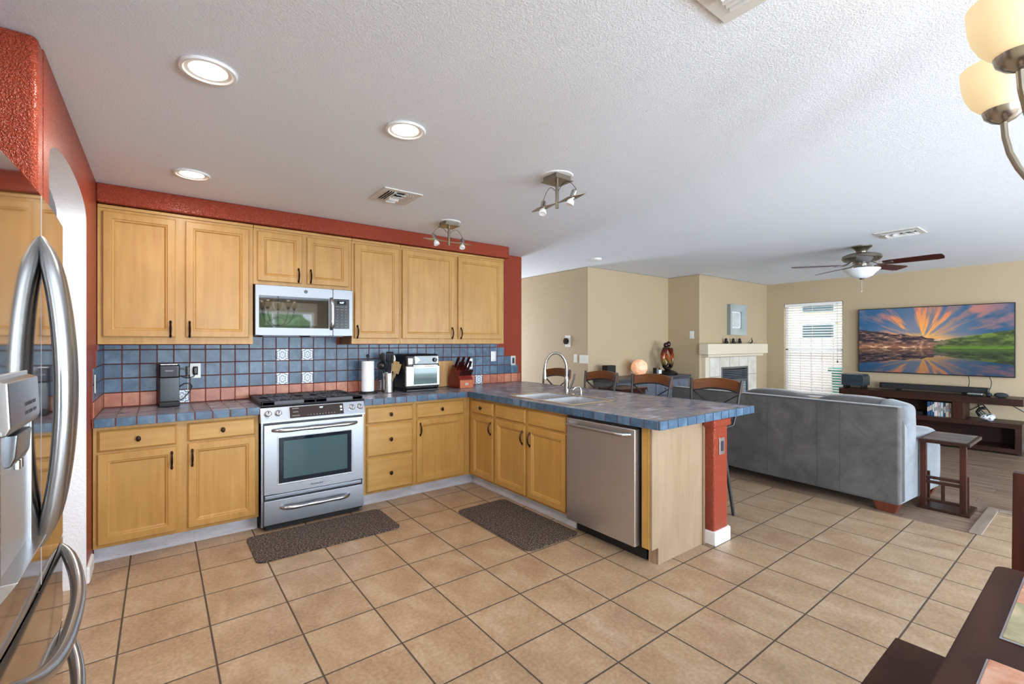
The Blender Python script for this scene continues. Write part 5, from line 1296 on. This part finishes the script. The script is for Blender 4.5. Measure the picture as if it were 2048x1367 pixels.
# framed art above
pc = thing('framed_picture', (7.96, -.565, 1.77), 'small picture in a wide silver frame hanging above the mantel', 'picture')
a0, a1, c0, c1 = 7.700, 8.235, 1.515, 2.020; yb = -.561; yf = -.600
m = MB(); b = m.bm
def rg4(i, y): return [b.verts.new(p) for p in ((a0+i, y, c0+i), (a1-i, y, c0+i), (a1-i, y, c1-i), (a0+i, y, c1-i))]
Rg = [rg4(0, yb), rg4(0, yf-.02), rg4(.11, yf+.01), rg4(.12, yb-.004)]
for A, B in zip(Rg, Rg[1:]):
    for i in range(4): b.faces.new((A[i], A[(i+1) % 4], B[(i+1) % 4], B[i]))
bmesh.ops.recalc_face_normals(b, faces=list(b.faces)); obj('frame', m, steel('silver_blue_frame', (158, 176, 192), .25), pc)
m = MB(); m.box((a0+.115, -.568, c0+.115), (a1-.115, -.562, c1-.115)); obj('artwork', m, tile_mat('pale_blue_abstract_art', [(.3, rgb(170, 180, 186)), (.6, rgb(206, 206, 202)), (.8, rgb(226, 216, 200))], scale=6), pc)
m = MB(); 
for a, b_ in (((a0+.11, -.575, c0+.11), (a0+.135, -.562, c1-.11)), ((a1-.135, -.575, c0+.11), (a1-.11, -.562, c1-.11)), ((a0+.11, -.575, c0+.11), (a1-.11, -.562, c0+.135)), ((a0+.11, -.575, c1-.135), (a1-.11, -.562, c1-.11))): m.box(a, b_, .002)
obj('inner_border', m, M_plastic_white, pc)
for k, x in enumerate((7.57, 7.80, 8.01)):
    t = thing('mantel_figurine', (x, -.62, 1.372), ['black crouching figurine on the mantel, left of the trio', 'black crouching figurine on the mantel, middle of the trio', 'black rounded figurine on the mantel, right of the trio'][k], 'figurine', 'black figurines on the mantel')
    m = MB(); m.blob((x, -.62, 1.396), (.075, .055, .046), 2.3, 5); obj('body', m, M_black, t)
    m = MB(); m.blob((x-.01, -.62, 1.432), (.045, .045, .060), 2.1, 5); obj('head', m, M_black, t)
    if k < 2:
        m = MB(); m.blob((x+.03, -.625, 1.388), (.05, .035, .025), 2.2, 4); obj('legs', m, M_black, t)
t = thing('curved_figurine', (8.40, -.62, 1.372), 'slender dark and white curved figurine at the right of the mantel', 'figurine')
m = MB(); m.tube([(8.36, -.62, 1.385), (8.40, -.62, 1.380), (8.435, -.62, 1.40), (8.43, -.62, 1.43), (8.415, -.62, 1.455), (8.425, -.62, 1.475)], [.008, .014, .014, .009, .006, .004], 10); obj('body', m, M_black, t)
m = MB(); m.blob((8.405, -.62, 1.379), (.06, .035, .013), 2.4, 4); obj('base', m, plain('cream_base', (200, 190, 170), .5), t)

# ------------------------------------------------------------------ dresser and things on it
M_dresser = wood('blue_grey_distressed_paint', (84, 92, 104), (116, 124, 136), .45)
ds_ = thing('sideboard', (6.0, -.23, 0), 'blue-grey distressed sideboard against the wall left of the fireplace', 'sideboard')
X0_, X1_, YF = 5.10, 6.84, -.44
m = MB(); m.box((X0_+.03, YF+.02, .06), (X1_-.03, -.02, .865), .003); obj('body', m, M_dresser, ds_)
m = MB(); m.box((X0_, YF-.01, .868), (X1_, -.016, .90), .006); m.box((X0_+.015, YF+.005, .84), (X1_-.015, -.018, .868), .005); obj('top', m, wood('charcoal_sideboard_top', (56, 56, 60), (84, 84, 90), .35, axis='X'), ds_)
for k in range(4):
    a = X0_+.05+k*.415; b_ = a+.395
    m = door_bm(a, b_, .62, .82, YF+.02, drawer=True); o = obj('drawer', m, M_dresser, ds_)
    m = MB(); m.blob(((a+b_)/2, YF-.012, .72), (.026, .026, .026), 2, 4); obj('knob', m, M_nickel, o)
    m = door_bm(a, b_, .10, .60, YF+.02); o = obj('door', m, M_dresser, ds_)
    m = MB(); m.blob((b_-.05, YF-.012, .45), (.026, .026, .026), 2, 4); obj('knob', m, M_nickel, o)
for x in (X0_+.06, X1_-.12):
    m = MB(); m.box((x, YF+.04, 0), (x+.06, -.05, .06)); obj('foot', m, M_dresser, ds_)
ac = thing('storage_chest', (4.95, -.65, 0), 'dark red-brown wooden chest in front of the beige wall corner', 'chest')
m = MB(); m.box((4.72, -.84, .04), (5.18, -.50, .80), .006); obj('body', m, M_dark_wood_z, ac)
m = MB(); m.box((4.70, -.86, .80), (5.20, -.48, .83), .006); obj('lid', m, M_dark_wood_z, ac)
for x, y in ((4.74, -.82), (5.12, -.82), (4.74, -.56), (5.12, -.56)):
    m = MB(); m.box((x, y, 0), (x+.04, y+.04, .042)); obj('foot', m, M_dark_wood_z, ac)
m = MB(); m.box((5.17, -.23, .902), (5.34, -.13, 1.075), .004); o = obj('black_box_speaker', m, M_black_matte); tag(o, 'small black cube speaker at the left of the sideboard top', 'speaker')
t = thing('salt_lamp', (5.85, -.22, .90), 'round glowing pink salt lamp on the sideboard', 'lamp')
m = MB(); tt_ = bmesh.new(); bmesh.ops.create_icosphere(tt_, subdivisions=3, radius=.115)
for v in tt_.verts: v.co *= 1+random.uniform(-.06, .06)
m.merge(tt_, Matrix.Translation((5.87, -.22, 1.030))); obj('crystal', m, M_salt, t, ang=15)
m = MB(); m.lathe([(0, 0), (.09, 0), (.09, .02), (0, .02)], (5.87, -.22, .901), 24); obj('base', m, M_dark_wood, t)
t = thing('candle_jar', (6.25, -.24, .90), 'small black candle jar with white label between lamp and sculpture', 'candle')
m = MB(); m.lathe([(0, 0), (.052, 0), (.052, .105), (.046, .108), (0, .100)], (6.25, -.24, .901), 24); obj('jar', m, M_black, t)
m = MB(); m.box((6.235, -.2965, .925), (6.30, -.270, .985), .003); obj('label', m, M_plastic_white, t)
t = thing('abstract_sculpture', (6.55, -.23, .90), 'tall dark sculpture of two entwined figures with amber and red glaze', 'sculpture')
gm = G('amber_red_black_glaze', rough=.12); z_ = gm.sep(gm.pos())[2]; nn = gm.noise(gm.pos(), 9, 3, .6)
gm.set('Base Color', gm.ramp(gm.math('ADD', gm.math('SUBTRACT', z_, .95), gm.math('MULTIPLY', gm.math('SUBTRACT', nn, .5), .14)), [(.0, rgb(16, 12, 14)), (.09, rgb(24, 14, 12)), (.15, rgb(110, 92, 44)), (.22, rgb(150, 66, 22)), (.28, rgb(110, 30, 14)), (.33, rgb(50, 10, 10)), (.46, rgb(30, 8, 10))]))
Mg = gm.m; cx_, cy_ = 6.55, -.23
m = MB(); m.lathe([(0, 0), (.145, 0), (.15, .02), (.12, .045), (.07, .065), (0, .07)], (cx_, cy_, .901), 28); obj('base', m, M_black, t)
m = MB(); m.tube([(cx_+.02, cy_, .96), (cx_-.09, cy_, 1.03), (cx_-.125, cy_, 1.12), (cx_-.11, cy_, 1.22), (cx_-.07, cy_, 1.29), (cx_-.04, cy_, 1.335)], [.035, .032, .034, .045, .040, .020], 12, flat=(1, 1)); m.blob((cx_-.045, cy_, 1.350), (.085, .07, .085), 2.1, 6)
obj('left_figure', m, Mg, t)
m = MB(); m.tube([(cx_-.01, cy_+.01, .96), (cx_+.09, cy_, 1.03), (cx_+.125, cy_, 1.12), (cx_+.115, cy_, 1.20), (cx_+.07, cy_, 1.27), (cx_+.015, cy_, 1.30)], [.035, .028, .026, .030, .032, .022], 12); m.blob((cx_+.005, cy_-.01, 1.365), (.075, .065, .09), 2.1, 6)
obj('right_figure', m, Mg, t)
m = MB(); m.tube([(cx_-.10, cy_-.02, 1.20), (cx_-.03, cy_-.03, 1.13), (cx_+.03, cy_-.02, 1.05), (cx_+.05, cy_, 1.0)], [.040, .030, .026, .020], 10); m.tube([(cx_+.085, cy_-.02, 1.21), (cx_+.02, cy_-.025, 1.13), (cx_-.05, cy_-.02, 1.04)], [.014, .013, .012], 8); m.blob((cx_+.095, cy_, 1.265), (.07, .05, .09), 2.2, 5); obj('entwined_arms', m, Mg, t)

# ------------------------------------------------------------------ dining table, bench, chair, place mats
dt = thing('dining_table', (1.3, -4.75, 0), 'dark brown wooden dining table at the lower right corner', 'dining table')
m = MB(); m.prism(rounded(.62, 2.235, -5.25, -4.243, .025, 4), .715, .750, 'Z', .004); obj('table_top', m, M_dark_wood_x, dt)
m = MB(); m.box((.72, -5.17, .63), (2.14, -5.14, .715)); m.box((.72, -4.36, .63), (2.14, -4.33, .715)); m.box((.72, -5.17, .63), (.75, -4.33, .715)); m.box((2.11, -5.17, .63), (2.14, -4.33, .715)); obj('apron', m, M_dark_wood_x, dt)
for x, y in ((.72, -5.19), (2.06, -5.19), (.72, -4.40), (2.06, -4.40)):
    m = MB(); m.box((x, y, 0), (x+.08, y+.08, .715), .004); obj('leg', m, M_dark_wood_z, dt)
bn = thing('dining_bench', (1.5, -4.2, 0), 'dark brown wooden bench tucked under the near side of the table', 'bench')
m = MB(); m.box((.95, -4.33, .425), (2.170, -4.030, .460), .004); obj('seat', m, M_dark_wood_x, bn)
for x in (1.0, 2.05):
    for y in (-4.31, -4.10):
        m = MB(); m.box((x, y, 0), (x+.05, y+.05, .426), .003); obj('leg', m, M_dark_wood_z, bn)
M_pm1 = tile_mat('green_orange_leaf_print', [(.3, rgb(104, 100, 74)), (.5, rgb(160, 152, 120)), (.62, rgb(186, 160, 130)), (.8, rgb(206, 190, 170))], .8, 7, 1)
M_pm2 = tile_mat('rust_quilted_cloth', [(.3, rgb(148, 88, 64)), (.5, rgb(178, 126, 100)), (.7, rgb(196, 160, 140))], .8, 14, 2)
def placemat(x0, x1, y0, y1, label, bands):
    t = thing('placemat', ((x0+x1)/2, (y0+y1)/2, .75), label, 'placemat', 'quilted placemats')
    xs = [x0+(x1-x0)*b for b in bands]
    for k, (a, b) in enumerate(zip(xs, xs[1:])):
        m = MB(); m.box((a, y0, .7505), (b, y1, .756), .002)
        obj('cloth_panel', m, [M_pm1, M_pm2, M_pm2, M_pm1][k % 4], t)
    m = MB(); m.box((x0-.004, y0-.004, .7503), (x1+.004, y1+.004, .7525), .001); obj('border', m, plain('grey_blue_binding', (150, 150, 158), .8), t)
    return t
placemat(1.765, 2.185, -4.62, -4.305, 'quilted green and orange leaf placemat at the far end of the table', [0, .52, .78, 1])
placemat(1.22, 1.642, -4.62, -4.300, 'rust coloured quilted placemat nearer the camera on the table', [0, .30, .52, 1])
# second panel order starts with leaf print; chair at the table's far end
dc = thing('dining_chair', (2.35, -4.5, 0), 'dark red-brown slatted dining chair at the far end of the table', 'chair')
for y in (-4.287, -4.735):
    m = MB(); m.prism([(2.50, 0), (2.54, 0), (2.56, .45), (2.60, .958), (2.56, .958), (2.515, .45)], y-.0, y+.042, 'Y', .003); obj('back_post', m, M_dark_wood_z, dc)
    m = MB(); m.box((2.20, y, 0), (2.24, y+.04, .43), .003); obj('leg', m, M_dark_wood_z, dc)
for z in (.92, .80, .68, .56):
    dx = (z-.45)*.078
    m = MB(); m.box((2.525+dx, -4.695, z-.03), (2.545+dx, -4.287, z+.03), .004); obj('back_slat', m, M_dark_wood_z, dc)
m = MB(); m.box((2.19, -4.74, .43), (2.55, -4.285, .465), .01, 3); obj('seat', m, M_dark_wood_z, dc)
